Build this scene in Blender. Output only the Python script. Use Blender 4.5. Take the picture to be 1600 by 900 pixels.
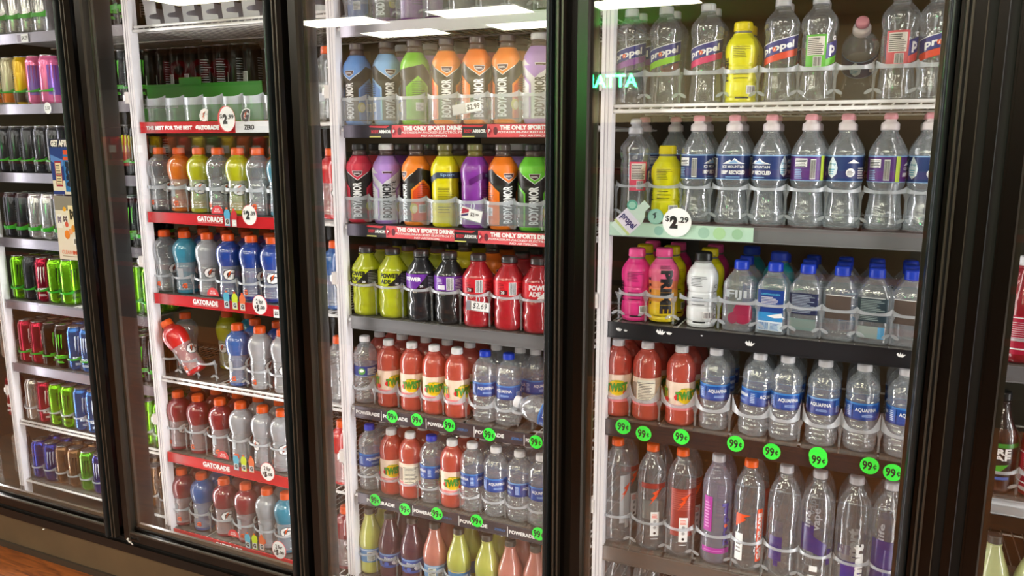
import bpy, bmesh, random
from math import *
from mathutils import Vector, Matrix

for o in list(bpy.data.objects): bpy.data.objects.remove(o)
SC = bpy.context.scene
COL = SC.collection
rnd = random.Random(7)

# ------------------------------------------------------------------ camera
CAM = Vector((1.664, -1.6575, 1.4436)); FPX = 1241.7
YAW, PITCH = radians(24.714), radians(10.472)
cd = bpy.data.cameras.new('camera'); cam = bpy.data.objects.new('camera', cd); COL.objects.link(cam)
cd.sensor_width = 36; cd.lens = FPX/1600*36; cd.clip_start = .02; cd.clip_end = 60
cam.location = CAM; cam.rotation_euler = (pi/2-PITCH, 0, YAW)
SC.camera = cam
FW = Vector((-sin(YAW)*cos(PITCH), cos(YAW)*cos(PITCH), -sin(PITCH))); RT = Vector((cos(YAW), sin(YAW), 0)); UP = RT.cross(FW)
def ray(px, py): return FW + RT*((px-800)/FPX) - UP*((py-450)/FPX)
def at(px, py, Y): d = ray(px, py); return CAM + d*((Y-CAM.y)/d.y)
def pj(P):
    d = Vector(P)-CAM; z = d.dot(FW); return 800+FPX*d.dot(RT)/z, 450-FPX*d.dot(UP)/z

# ------------------------------------------------------------------ world, lights, exposure
w = bpy.data.worlds.new('world'); SC.world = w; w.use_nodes = True
w.node_tree.nodes['Background'].inputs[0].default_value = (.10, .095, .085, 1); w.node_tree.nodes['Background'].inputs[1].default_value = .3
vs = SC.view_settings; vs.view_transform = 'Standard'; vs.look = 'None'; vs.gamma = 1; vs.use_curve_mapping = False
vs.exposure = 0.12
LED_W, PANEL_E = 15.0, 22.0
MDEP = [.072, .112, .100, .078, .078, .078]
MUL = [-1.27, -.5005, .2715, 1.039, 1.82, 2.60]        # centre line of each cabinet mullion
def area(name, loc, rot, sx, sy, watts, color=(1,1,1)):
    l = bpy.data.lights.new(name, 'AREA'); l.shape = 'RECTANGLE'; l.size = sx; l.size_y = sy; l.energy = watts; l.color = color
    o = bpy.data.objects.new(name, l); COL.objects.link(o); o.location = loc; o.rotation_euler = rot; return o
for i, x in enumerate(MUL):
    for s in (-1, 1):
        area('led_strip_light', (x+s*.010, MDEP[i]+.007, 1.0), (pi/2, 0, pi+s*radians(34)), .026, 1.75, LED_W, (1, .97, .98))

# ------------------------------------------------------------------ materials
def lin(h):
    h = h.lstrip('#'); c = [int(h[i:i+2], 16)/255 for i in (0, 2, 4)]
    return tuple((v/12.92 if v <= .04045 else ((v+.055)/1.055)**2.4) for v in c)+(1,)
MATS = {}
def _new(name):
    m = bpy.data.materials.new(name); m.use_nodes = True; nt = m.node_tree; nt.nodes.clear()
    return m, nt, nt.nodes.new('ShaderNodeOutputMaterial')
def pl(color, rough=.35, metal=0, emit=0, spec=.5, coat=0):
    k = ('pl', color, rough, metal, emit, coat)
    if k in MATS: return MATS[k]
    m, nt, out = _new('plastic '+color); b = nt.nodes.new('ShaderNodeBsdfPrincipled')
    b.inputs['Base Color'].default_value = lin(color); b.inputs['Roughness'].default_value = rough; b.inputs['Metallic'].default_value = metal
    b.inputs['Specular IOR Level'].default_value = spec; b.inputs['Coat Weight'].default_value = coat; b.inputs['Coat Roughness'].default_value = .06
    if emit: b.inputs['Emission Color'].default_value = lin(color); b.inputs['Emission Strength'].default_value = emit
    nt.links.new(b.outputs[0], out.inputs[0]); MATS[k] = m; return m
def see(color, opac=.1, edge=.55, rough=.06, body='#ffffff', spec=.9, bump=0, bscale=60, g0=.05):
    """thin clear plastic: tinted transparency + a little milky scatter + facing-dependent gloss"""
    k = ('see', color, opac, edge, rough, body, bump, g0)
    if k in MATS: return MATS[k]
    m, nt, out = _new('clear plastic '+color); N = nt.nodes.new; L = nt.links.new
    tr = N('ShaderNodeBsdfTransparent'); tr.inputs[0].default_value = lin(color)
    df = N('ShaderNodeBsdfPrincipled'); df.inputs['Base Color'].default_value = lin(body); df.inputs['Roughness'].default_value = .4
    mx = N('ShaderNodeMixShader')
    lw = N('ShaderNodeLayerWeight'); lw.inputs[0].default_value = .5
    pw = N('ShaderNodeMath'); pw.operation = 'POWER'; pw.inputs[1].default_value = 3.0; L(lw.outputs['Facing'], pw.inputs[0])
    mr = N('ShaderNodeMapRange'); mr.inputs['To Min'].default_value = opac; mr.inputs['To Max'].default_value = min(1, opac+.25*edge)
    L(pw.outputs[0], mr.inputs[0]); L(mr.outputs[0], mx.inputs[0]); L(tr.outputs[0], mx.inputs[1]); L(df.outputs[0], mx.inputs[2])
    gl = N('ShaderNodeBsdfGlossy'); gl.inputs['Roughness'].default_value = rough; gl.inputs['Color'].default_value = (spec, spec, spec, 1)
    g2 = N('ShaderNodeMapRange'); g2.inputs['To Min'].default_value = g0; g2.inputs['To Max'].default_value = edge; L(pw.outputs[0], g2.inputs[0])
    m2 = N('ShaderNodeMixShader'); L(g2.outputs[0], m2.inputs[0]); L(mx.outputs[0], m2.inputs[1]); L(gl.outputs[0], m2.inputs[2])
    if bump:
        tc = N('ShaderNodeTexCoord'); ns = N('ShaderNodeTexNoise'); ns.inputs['Scale'].default_value = bscale; L(tc.outputs['Object'], ns.inputs['Vector'])
        bp = N('ShaderNodeBump'); bp.inputs['Strength'].default_value = bump; bp.inputs['Distance'].default_value = .003; L(ns.outputs[0], bp.inputs['Height'])
        for n in (gl, lw): L(bp.outputs[0], n.inputs['Normal'])
    L(m2.outputs[0], out.inputs[0]); MATS[k] = m; return m
def liq(color, opac=.8, tint=None):
    return see(tint or color, opac, .4, .07, color, 1, .3, 55, .09)
WATER = see('#f4f7fa', .15, .95, .05, '#eef4fa', 1, .6, 80, .12)
WATER2 = see('#f2f5f7', .075, .95, .05, '#eef4fa', 1, .5, 50, .10)
MILKY = see('#eceff2', .30, .4, .25, '#eef2f6')           # lane rings
MILKY2 = see('#eef1f4', .18, .4, .2, '#e9eef4')            # tall lane cups
WHITE = pl('#e8e6e6', .35); BLACK = pl('#0c0b0a', .25); INK = pl('#14141a', .45); PURE = pl('#f4f4f4', .4)
FRAME = pl('#110d0a', .24, spec=.35); GAP = pl('#030303', .6); POSTM = pl('#dedbde', .38); ALU = pl('#b9b6c4', .3, .75); ALU2 = pl('#55535c', .3, .5)

def nodemat(name, fn):
    m, nt, out = _new(name); b = nt.nodes.new('ShaderNodeBsdfPrincipled'); fn(nt, b); nt.links.new(b.outputs[0], out.inputs[0]); return m

# ------------------------------------------------------------------ mesh helpers
def obj(name, me, parent=None, label=None, loc=None, rot=None):
    o = bpy.data.objects.new(name, me); COL.objects.link(o)
    if parent: o.parent = parent
    if label: o['label'] = label
    if loc: o.location = loc
    if rot: o.rotation_euler = rot
    return o
def tag(o, label, cat, group=None):
    o['label'] = label; o['category'] = cat
    if group: o['group'] = group
    return o
def thing(name, label, cat, loc=(0,0,0), rot=(0,0,0), group=None):
    o = bpy.data.objects.new(name, None); COL.objects.link(o); o.location = loc; o.rotation_euler = rot; o.empty_display_size = .02
    return tag(o, label, cat, group)
class M:
    """collects faces into one mesh"""
    def __init__(s): s.v = []; s.f = []; s.mi = []; s.m = []; s.sm = []
    def mat(s, m):
        if m not in s.m: s.m.append(m)
        return s.m.index(m)
    def add(s, vs, fs, m, smooth=False):
        b = len(s.v); s.v += [tuple(v) for v in vs]; k = s.mat(m)
        for f in fs: s.f.append([b+i for i in f]); s.mi.append(k); s.sm.append(smooth)
        return s
    def box(s, x0, y0, z0, x1, y1, z1, m, tf=None):
        vs = [Vector(p) for p in ((x0,y0,z0),(x1,y0,z0),(x1,y1,z0),(x0,y1,z0),(x0,y0,z1),(x1,y0,z1),(x1,y1,z1),(x0,y1,z1))]
        if tf: vs = [tf @ v for v in vs]
        return s.add(vs, [(0,3,2,1),(4,5,6,7),(0,1,5,4),(1,2,6,5),(2,3,7,6),(3,0,4,7)], m)
    def tube(s, pts, r, m, n=8, caps=True):
        pts = [Vector(p) for p in pts]; vs = []; fs = []
        for i, p in enumerate(pts):
            d = (pts[min(i+1, len(pts)-1)]-pts[max(i-1, 0)]).normalized()
            a = d.cross(Vector((0,0,1)));  a = a if a.length > .01 else d.cross(Vector((1,0,0))); a.normalize(); b = d.cross(a)
            vs += [p+(a*cos(2*pi*k/n)+b*sin(2*pi*k/n))*r for k in range(n)]
        for i in range(len(pts)-1):
            for k in range(n): fs.append((i*n+k, i*n+(k+1) % n, (i+1)*n+(k+1) % n, (i+1)*n+k))
        if caps: fs += [tuple(range(n))[::-1], tuple((len(pts)-1)*n+k for k in range(n))]
        return s.add(vs, fs, m, True)
    def lathe(s, prof, m, n=28, square=0, a0=0, a1=2*pi, cap0=True, cap1=True, off=0, flute=None):
        full = abs(a1-a0-2*pi) < 1e-6; cols = n if full else n+1; vs = []; fs = []
        for (z, r) in prof:
            for k in range(cols):
                a = a0+(a1-a0)*k/n; rr = r+off
                if square: c, q = abs(cos(a)), abs(sin(a)); rr = rr/((c**square+q**square)**(1/square))
                if flute: rr *= 1+flute(z, a)
                vs.append((rr*sin(a), -rr*cos(a), z))
        for i in range(len(prof)-1):
            for k in range(n):
                k2 = (k+1) % cols; fs.append((i*cols+k, i*cols+k2, (i+1)*cols+k2, (i+1)*cols+k))
        if full and cap0: fs.append(tuple(range(cols))[::-1])
        if full and cap1: fs.append(tuple((len(prof)-1)*cols+k for k in range(cols)))
        return s.add(vs, fs, m, True)
    def prism(s, poly, z0, z1, m, smooth=False):     # poly in xy
        n = len(poly); vs = [(x,y,z0) for x,y in poly]+[(x,y,z1) for x,y in poly]
        fs = [(i, (i+1) % n, n+(i+1) % n, n+i) for i in range(n)]
        s.add(vs, fs, m, smooth); s.add(vs, [tuple(range(n))[::-1], tuple(range(n, 2*n))], m); return s
    def build(s, name='mesh'):
        me = bpy.data.meshes.new(name); me.from_pydata(s.v, [], s.f)
        for m in s.m: me.materials.append(m)
        me.polygons.foreach_set('material_index', s.mi); me.polygons.foreach_set('use_smooth', s.sm)
        me.update(); return me

# flat artwork (lettering and shapes) laid on flat or round surfaces
TXT = {}
def glyphs(t, bold=0, shear=0):
    k = (t, bold, shear)
    if k not in TXT:
        c = bpy.data.curves.new('lettering', 'FONT'); c.body = t; c.size = 1; c.resolution_u = 2; c.offset = bold; c.shear = shear
        o = bpy.data.objects.new('lettering', c); COL.objects.link(o); bpy.context.view_layer.update()
        me = bpy.data.meshes.new_from_object(o.evaluated_get(bpy.context.evaluated_depsgraph_get()))
        vs = [(v.co.x, v.co.y) for v in me.vertices]; fs = [tuple(p.vertices) for p in me.polygons]
        bpy.data.objects.remove(o); bpy.data.curves.remove(c); bpy.data.meshes.remove(me)
        xs = [v[0] for v in vs]; ys = [v[1] for v in vs]; x0, x1, y0, y1 = min(xs), max(xs), min(ys), max(ys)
        TXT[k] = ([((x-x0)/(x1-x0), (y-y0)/(y1-y0)) for x, y in vs], fs)
    return TXT[k]
def T(t, x0, y0, x1, y1, m, rot=0, bold=.02, shear=0, skew=0):
    """text fitted in a box; rot=1 reads upwards; skew raises the right end"""
    vs, fs = glyphs(t, bold, shear)
    if rot < 0: vs = [(x0+(x1-x0)*v, y1-(y1-y0)*u) for u, v in vs]
    elif rot: vs = [(x1-(x1-x0)*v, y0+(y1-y0)*u) for u, v in vs]
    else: vs = [(x0+(x1-x0)*u, y0+(y1-y0)*v+skew*u) for u, v in vs]
    return vs, fs, m
def R(x0, y0, x1, y1, m): return [(x0,y0),(x1,y0),(x1,y1),(x0,y1)], [(0,1,2,3)], m
def Pg(pts, m): return list(pts), [tuple(range(len(pts)))], m
def Ci(x, y, rx, ry, m, n=28): return [(x+rx*cos(2*pi*i/n), y+ry*sin(2*pi*i/n)) for i in range(n)], [tuple(range(n))], m
def lines(x0, y0, x1, y1, n, m, seed=1, h=.45):
    r = random.Random(seed); vs = []; fs = []; s = (y1-y0)/n
    for i in range(n):
        y = y0+s*i; e = x1-(x1-x0)*r.random()*.35; b = len(vs); vs += [(x0,y),(e,y),(e,y+s*h),(x0,y+s*h)]; fs.append((b,b+1,b+2,b+3))
    return vs, fs, m
def barcode(x0, y0, x1, y1, m, n=11):
    r = random.Random(3); vs = []; fs = []; s = (x1-x0)/n
    for i in range(n):
        x = x0+s*i; e = x+s*(.3+.5*r.random()); b = len(vs); vs += [(x,y0),(e,y0),(e,y1),(x,y1)]; fs.append((b,b+1,b+2,b+3))
    return vs, fs, m
BOLT = [(.0,.0),(.62,.55),(.42,.62),(1,1),(.25,.72),(.45,.6),(.12,.38),(.3,.35)]
def bolt(x0, y0, x1, y1, m): return Pg([(x0+(x1-x0)*u, y0+(y1-y0)*v) for u, v in BOLT], m)
def art(mm, items, mapf, cu=None, cv=(), step=.0001):
    for k, (vs, fs, m) in enumerate(items):
        bm = bmesh.new(); bv = [bm.verts.new((x, y, 0)) for x, y in vs]
        for f in fs:
            try: bm.faces.new([bv[i] for i in f])
            except ValueError: pass
        bmesh.ops.triangulate(bm, faces=[f for f in bm.faces if len(f.verts) > 4])
        def cut(co, no): bmesh.ops.bisect_plane(bm, geom=bm.verts[:]+bm.edges[:]+bm.faces[:], plane_co=co, plane_no=no)
        if cu:
            xs = [v[0] for v in vs]; a = ceil(min(xs)/cu)
            while a*cu < max(xs): cut((a*cu, 0, 0), (1, 0, 0)); a += 1
        ys = [v[1] for v in vs]
        for z in cv:
            if min(ys) < z < max(ys): cut((0, z, 0), (0, 1, 0))
        bm.verts.index_update(); d = step*(k+1)
        mm.add([mapf(v.co.x, v.co.y, d) for v in bm.verts], [[v.index for v in f.verts] for f in bm.faces], m, cu is not None); bm.free()
    return mm
def rad(prof, z):
    for (a, ra), (b, rb) in zip(prof, prof[1:]):
        if a <= z <= b: return ra+(rb-ra)*((z-a)/(b-a) if b > a else 0)
    return prof[-1][1] if z > prof[-1][0] else prof[0][1]
def wrapf(prof, R0, off=.0006, square=0):
    def f(u, v, d):
        a = u/R0; r = rad(prof, v)+off+d
        if square: c, q = abs(cos(a)), abs(sin(a)); r /= ((c**square+q**square)**(1/square))
        return (r*sin(a), -r*cos(a), v)
    return f
def flatf(y=0): return lambda u, v, d: (u, y-d, v)
def sub(prof, z0, z1): return [(z0, rad(prof, z0))]+[p for p in prof if z0 < p[0] < z1]+[(z1, rad(prof, z1))]
def smooth(keys, n=4):       # Catmull-Rom through profile keys
    out = []
    for i in range(len(keys)-1):
        p = [keys[max(i-1,0)], keys[i], keys[i+1], keys[min(i+2, len(keys)-1)]]
        for k in range(n):
            t = k/n; q = []
            for c in (0, 1):
                a, b, c2, d = (p[j][c] for j in range(4)); q.append(b+(c2-b)*t if c == 0 else .5*((2*b)+(-a+c2)*t+(2*a-5*b+4*c2-d)*t*t+(-a+3*b-3*c2+d)*t**3))
            out.append(tuple(q))
    return out+[keys[-1]]
# ------------------------------------------------------------------ the room and the cooler cabinet
def struct(name, me, parent=None):
    o = obj(name, me, parent)
    if not parent: o['kind'] = 'structure'
    return o
def wood(nt, b):
    N, L = nt.nodes.new, nt.links.new
    tc = N('ShaderNodeTexCoord'); mp = N('ShaderNodeMapping'); mp.inputs['Scale'].default_value = (1, 9, 1); L(tc.outputs['Object'], mp.inputs[0])
    ns = N('ShaderNodeTexNoise'); ns.inputs['Scale'].default_value = 6; ns.inputs['Detail'].default_value = 8; ns.inputs['Distortion'].default_value = 1.2; L(mp.outputs[0], ns.inputs['Vector'])
    cr = N('ShaderNodeValToRGB'); cr.color_ramp.elements[0].position = .3; cr.color_ramp.elements[0].color = lin('#5e2c0c'); cr.color_ramp.elements[1].position = .72; cr.color_ramp.elements[1].color = lin('#b8672a'); L(ns.outputs[0], cr.inputs[0])
    br = N('ShaderNodeTexBrick'); br.inputs['Scale'].default_value = 1; br.inputs['Brick Width'].default_value = 1.2; br.inputs['Row Height'].default_value = .16; br.inputs['Mortar Size'].default_value = .0015
    br.inputs['Color1'].default_value = (1,1,1,1); br.inputs['Color2'].default_value = (.8,.78,.75,1); br.inputs['Mortar'].default_value = (.25,.18,.12,1); L(tc.outputs['Object'], br.inputs['Vector'])
    mx = N('ShaderNodeMix'); mx.data_type = 'RGBA'; mx.blend_type = 'MULTIPLY'; mx.inputs[0].default_value = 1; L(cr.outputs[0], mx.inputs[6]); L(br.outputs[0], mx.inputs[7])
    L(mx.outputs[2], b.inputs['Base Color']); b.inputs['Roughness'].default_value = .32
def mottled(c1, c2, sc, rough=.5, bump=0):
    def fn(nt, b):
        N, L = nt.nodes.new, nt.links.new
        tc = N('ShaderNodeTexCoord'); ns = N('ShaderNodeTexNoise'); ns.inputs['Scale'].default_value = sc; ns.inputs['Detail'].default_value = 6; L(tc.outputs['Object'], ns.inputs['Vector'])
        cr = N('ShaderNodeValToRGB'); cr.color_ramp.elements[0].position = .35; cr.color_ramp.elements[0].color = lin(c1); cr.color_ramp.elements[1].position = .65; cr.color_ramp.elements[1].color = lin(c2)
        L(ns.outputs[0], cr.inputs[0]); L(cr.outputs[0], b.inputs['Base Color']); b.inputs['Roughness'].default_value = rough
    return fn
WALLM = nodemat('painted wall', mottled('#bdb496', '#c9c0a2', 3, .8)); CEILM = nodemat('ceiling tile', mottled('#aaa595', '#b5af9c', 8, .9))
KICK = nodemat('brown kick plate', mottled('#5b4c38', '#66553e', 5, .5)); INNER = nodemat('cooler lining', mottled('#4a463d', '#575247', 2, .6))
struct('floor', M().box(-14, -9.5, -.05, 8, 0, 0, nodemat('wood plank floor', wood)).build())
struct('ceiling', M().box(-14, -9.5, 3.0, 8, 0, 3.05, CEILM).build())
struct('wall_back', M().box(-14, -9.55, 0, 8, -9.5, 3.0, WALLM).build())
struct('wall_left', M().box(-14.05, -9.5, 0, -14, 0, 3.0, WALLM).build())
struct('wall_right', M().box(8, -9.5, 0, 8.05, 0, 3.0, WALLM).build())
mw = M().box(-14, -.005, 2.15, 8, .045, 3.0, WALLM); mw.box(-14, -.005, 0, -2.05, .045, 2.15, WALLM); mw.box(3.4, -.005, 0, 8, .045, 2.15, WALLM)
struct('wall_front', mw.build())
# cooler room behind the doors
struct('wall_cooler', M().box(-2.05, 1.5, 0, 3.4, 1.55, 2.3, INNER).box(-2.1, .05, 0, -2.05, 1.55, 2.3, INNER).box(3.4, .05, 0, 3.45, 1.55, 2.3, INNER).build())
struct('ceiling_cooler', M().box(-2.1, .05, 2.3, 3.45, 1.55, 2.33, INNER).build())
struct('floor_cooler', M().box(-2.1, .05, .0, 3.45, 1.55, .06, INNER).build())
# kick plate and sill below the doors
kb = M(); kb.box(-2.05, -.004, 0, 3.4, .05, .135, KICK); kb.box(-2.05, -.012, 0, 3.4, -.004, .022, pl('#3b3228', .5))
struct('baseboard_front', kb.build())
sb = M().box(-2.05, -.014, .128, 3.4, .05, .157, FRAME); sb.box(-2.05, -.002, .157, 3.4, .05, .172, GAP)
struct('trim_1', sb.build())
struct('trim_2', M().box(-2.05, -.014, 2.07, 3.4, .05, 2.15, FRAME).build())
for i, x in enumerate(MUL):
    wd = .019 if i != 4 else .04
    struct('trim_%d' % (i+3), M().box(x-wd, .034, .15, x+wd, MDEP[i], 2.1, pl('#1a1611', .35)).build())

wm = M().box(1.787, .002, .15, 1.866, .034, 2.1, GAP); wm.box(1.790, -.010, .172, 1.809, .002, 2.07, FRAME); wm.box(1.809, -.010, .172, 1.811, -.004, 2.07, pl('#4a4640', .3, .3))
wm.box(1.826, -.012, .172, 1.842, .002, 2.07, FRAME); wm.box(1.842, -.013, .172, 1.8435, -.006, 2.07, pl('#4a4e58', .3, .3)); wm.box(1.860, -.010, .172, 1.864, .002, 2.07, FRAME)
struct('trim_9', wm.build())
# ceiling light panels, seen mirrored in the glass
PAN = pl('#fff8e4', .5, emit=PANEL_E)
def troffer(x, y, txt):
    t = thing('ceiling_light', txt, 'ceiling light', (x, y, 3.0), group='ceiling lights over the store')
    obj('light_frame', M().box(-.63, -.33, -.012, .63, -.30, 0, WHITE).box(-.63, .30, -.012, .63, .33, 0, WHITE).box(-.63, -.30, -.012, -.60, .30, 0, WHITE).box(.60, -.30, -.012, .63, .30, 0, WHITE).build(), t)
    obj('diffuser', M().box(-.60, -.30, -.010, .60, .30, -.002, PAN).build(), t)
NUM = ['first','second','third','fourth','fifth']
for ri, (y, xl) in enumerate(((-2.8, (-5.3,-3.2,-1.1,1.0,3.1)), (-5.2, (-5.3,-3.2,-1.1,1.0,3.1)), (-7.35, (-5.0,-2.92,-.93,1.2)), (-8.65, (-4.8,-2.75)))):
    for ci, x in enumerate(xl):
        troffer(x, y-(.2 if ri == 2 and ci == 2 else 0), 'white ceiling light panel, %s row out from the coolers, %s from the left' % (NUM[ri], NUM[ci]))
# long aisle shelving behind the photographer, mirrored dark in the glass
gd = thing('aisle_shelving', 'long dark aisle shelving unit with red price rails, mirrored in the glass', 'shelving', (-3.2, -3.0, 0)); GK = pl('#2a2420', .6)
obj('back_panel', M().box(-6, -.36, 0, 6, -.32, 1.56, GK).build(), gd)
obj('base_deck', M().box(-6, -.32, 0, 6, .12, .16, GK).build(), gd)
for zz in (.45, .72, .98, 1.28):
    sh = obj('display_shelf', M().box(-6, -.32, zz-.02, 6, .06, zz, GK).build(), gd)
    obj('price_rail', M().box(-6, .06, zz-.03, 6, .068, zz+.008, pl('#8c1c1c', .5)).build(), sh)
for k in range(14):
    c = ['#d8b818','#c8501c','#b81c1c','#d8c838','#3c6c2c'][k % 5]; q = M(); P = []
    for a in range(9):
        v = a/8; t_ = .035*sin(pi*v)**.6+.002; P.append((v*.2, t_))
    vs = []; fs = []
    for zz_, t_ in P:
        for s_ in (-1, -.6, 0, .6, 1): vs.append((s_*.07, t_*(1-abs(s_)**3), zz_))
        for s_ in (1, .6, 0, -.6, -1): vs.append((s_*.07, -t_*(1-abs(s_)**3), zz_))
    for a in range(8):
        for b_ in range(10): fs.append((a*10+b_, a*10+(b_+1) % 10, (a+1)*10+(b_+1) % 10, (a+1)*10+b_))
    q.add(vs, fs, pl(c, .3), True); art(q, [R(-.04,.07,.04,.13,PURE), R(-.07,.0,.07,.012,pl(c,.5)), R(-.07,.188,.07,.2,pl(c,.5))], lambda u, v, d: (u, .038+d, v))
    tag(obj('snack_bag', q.build(), loc=(-4.5+.155*k, -3.1, 1.281)), '%s snack bag, %s from left on the aisle shelving' % (['yellow','orange','red','pale yellow','green'][k % 5], ['first','second','third','fourth','fifth','sixth','seventh','eighth','ninth','tenth','eleventh','twelfth','thirteenth','fourteenth'][k]), 'snack bag', 'snack bags on the aisle shelving')
# wall sign with red letters and a green scrolling sign across the store
ws = thing('wall_sign', 'cream sign with big red letters mirrored in red-strip door glass', 'sign', (-10.4, -9.44, 2.72))
obj('sign_board', M().box(-2.4, -.05, -.3, 3.4, 0, .28, pl('#8f8468', .6)).build(), ws)
obj('sign_letters', art(M(), [T('OOOI', -1.6, -.18, .05, .18, pl('#a01818', .5, emit=.25), bold=.06)], lambda u, v, d: (-u-.1, .004+d, v)).build(), ws)
gs = thing('scrolling_sign', 'small black LED sign with green letters mirrored in right-hand door', 'sign', (-1.85, -9.3, 2.27))
obj('sign_case', M().box(-.42, -.1, -.13, .42, 0, .13, BLACK).build(), gs)
obj('sign_letters', art(M(), [T('ATTAF', -.36, -.085, .36, .085, pl('#1aff5a', .5, emit=300), bold=.01)], lambda u, v, d: (-u, .003+d, v)).build(), gs)
for hx in (-.3, .3): obj('sign_hanger', M().tube([(hx,-.05,.12),(hx,-.05,.73)], .008, BLACK).build(), gs)

# ------------------------------------------------------------------ glass doors
def glassmat():
    m, nt, out = _new('door glass'); N, L = nt.nodes.new, nt.links.new
    tr = N('ShaderNodeBsdfTransparent'); tr.inputs[0].default_value = (.95,.96,.95,1)
    gl = N('ShaderNodeBsdfGlossy'); gl.inputs['Roughness'].default_value = .012
    lw = N('ShaderNodeLayerWeight'); lw.inputs[0].default_value = .5; pw = N('ShaderNodeMath'); pw.operation = 'POWER'; pw.inputs[1].default_value = 5; L(lw.outputs['Facing'], pw.inputs[0])
    fr = N('ShaderNodeMapRange'); fr.inputs['To Min'].default_value = .095; fr.inputs['To Max'].default_value = 1; L(pw.outputs[0], fr.inputs[0])
    mx = N('ShaderNodeMixShader'); L(fr.outputs[0], mx.inputs[0]); L(tr.outputs[0], mx.inputs[1]); L(gl.outputs[0], mx.inputs[2]); L(mx.outputs[0], out.inputs[0]); return m
GLASS = glassmat(); SHEEN = pl('#2a3236', .22, .3); LINE = pl('#4a4640', .3, .3)
DOORS = [(-1.222, -.55), (-.451, .224), (.319, .992), (1.086, 1.752), (1.891, 2.56)]
DN = ['first glass cooler door, full of energy drink cans', 'glass cooler door in front of the red shelf strips', 'middle glass cooler door in front of the mixed sports drinks', 'glass cooler door in front of the clear water bottles', 'glass cooler door at the right edge, mostly cut off']
Z0, Z1 = .172, 2.06
for i, (a, b) in enumerate(DOORS):
    t = thing('cooler_door', DN[i], 'door', ((a+b)/2, 0, Z0)); h = (b-a)/2
    fr = M(); zt = Z1-Z0
    L0, L1 = -h-.027, -h            # hinge stile
    fr.box(L0, -.012, 0, L1-.004, .03, zt, FRAME); fr.prism([(L1-.004,-.012),(L1,-.006),(L1,.03),(L1-.004,.03)], 0, zt, LINE)
    fr.box(h, .0, 0, h+.036, .03, zt, FRAME)
    fr.box(-h, -.012, 0, h+.036, .03, .026, FRAME); fr.prism([(-h,-.012),(h,-.012),(h,-.004),(-h,-.004)], .026, .031, LINE)
    fr.box(-h, .005, .031, h, .03, .04, FRAME)
    fr.box(-h, -.012, zt-.03, h+.036, .03, zt, FRAME)
    obj('door_frame', fr.build(), t)
    hm = M(); n = 8      # full height pull: rounded bead, then two ribs
    bead = [(h-.002+.017*(1-cos(pi*k/n))/2*1.0, -.012-.018*sin(pi*k/n)) for k in range(n+1)]+[(h+.017, 0), (h-.002, 0)]
    hm.prism(bead, 0, zt, SHEEN, True)
    hm.box(h+.017, -.012, 0, h+.024, 0, zt, FRAME); hm.box(h+.024, -.022, 0, h+.028, 0, zt, LINE); hm.box(h+.028, -.010, 0, h+.033, 0, zt, GAP); hm.box(h+.033, -.018, 0, h+.037, 0, zt, LINE)
    obj('pull_handle', hm.build(), t)
    gk = M()
    for x0, x1 in ((-h, -h+.012), (h-.008, h)): gk.box(x0, .012, .03, x1, .022, zt-.03, pl('#3a342b', .4))
    gk.box(-h, .012, .03, h, .022, .052, pl('#4a4132', .4)); gk.box(-h, .008, .03, h, .012, .036, pl('#2c261e', .4))
    obj('gasket', gk.build(), t)
    obj('glass_pane', M().box(-h+.001, .004, .03, h-.001, .009, zt-.03, GLASS).build(), t)
# small broken hinge clip on the sill
hc = M().tube([(0,0,0),(.012,-.004,-.002),(.02,-.006,.004)], .0025, PURE).tube([(.014,-.004,0),(.028,-.006,-.006)], .002, PURE).lathe([(.0,.0),(.002,.004),(.005,.0045),(.008,.002)], PURE, 12)
p = at(203, 843, -.012); tag(obj('zip_tie', hc.build(), loc=(p.x, -.019, p.z)), 'white plastic tie scrap on the sill beside the hinge', 'zip tie')
p = at(70, 827, -.004); tag(obj('dirt_speck', M().lathe([(0,.001),(.001,.004),(.003,.004),(.004,.001)], PURE, 10).build(), loc=(p.x, -.008, p.z)), 'small white scrap stuck on the brown kick plate', 'scrap')

# ------------------------------------------------------------------ shelf posts
def make_post(x, txt):
    t = thing('shelf_post', txt, 'shelf post', (x, .17, .06)); q = M(); wd = .027; zt = 2.1
    q.box(0, 0, 0, wd, .030, zt, POSTM); q.box(.009, -.0015, 0, .0105, 0, zt, pl('#a9a6aa', .4)); q.box(.0175, -.0015, 0, .019, 0, zt, pl('#b5b2b6', .4))
    for k in range(3): q.box(.004+.009*k, -.002, .03, .0065+.009*k, 0, .075, pl('#3a3634', .5))
    obj('post_body', q.build(), t); m = M()
    for z in (.35, .75, 1.15, 1.55): m.lathe([(z,.002),(z+.001,.003)], WHITE, 8)
    for z in (.44, .98, 1.5, 1.82):
        c = M().box(-.012, -.006, z, .004, .02, z+.035, pl('#c9c3c0', .4)); obj('clip_tab', M().box(-.016, -.008, z+.008, -.012, .0, z+.026, WHITE).build(), obj('post_clip', c.build(), t))
PX = [-1.275, -.503, .269, 1.053, 1.845]
PT = ['white shelf post at the far left edge beside the cans', 'white shelf post left of the red-strip shelves', 'white shelf post left of the middle shelves', 'bright white shelf post left of the water shelves', 'white shelf post hidden behind the wide right mullion']
for x, s in zip(PX[:4], PT): make_post(x, s)
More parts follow.
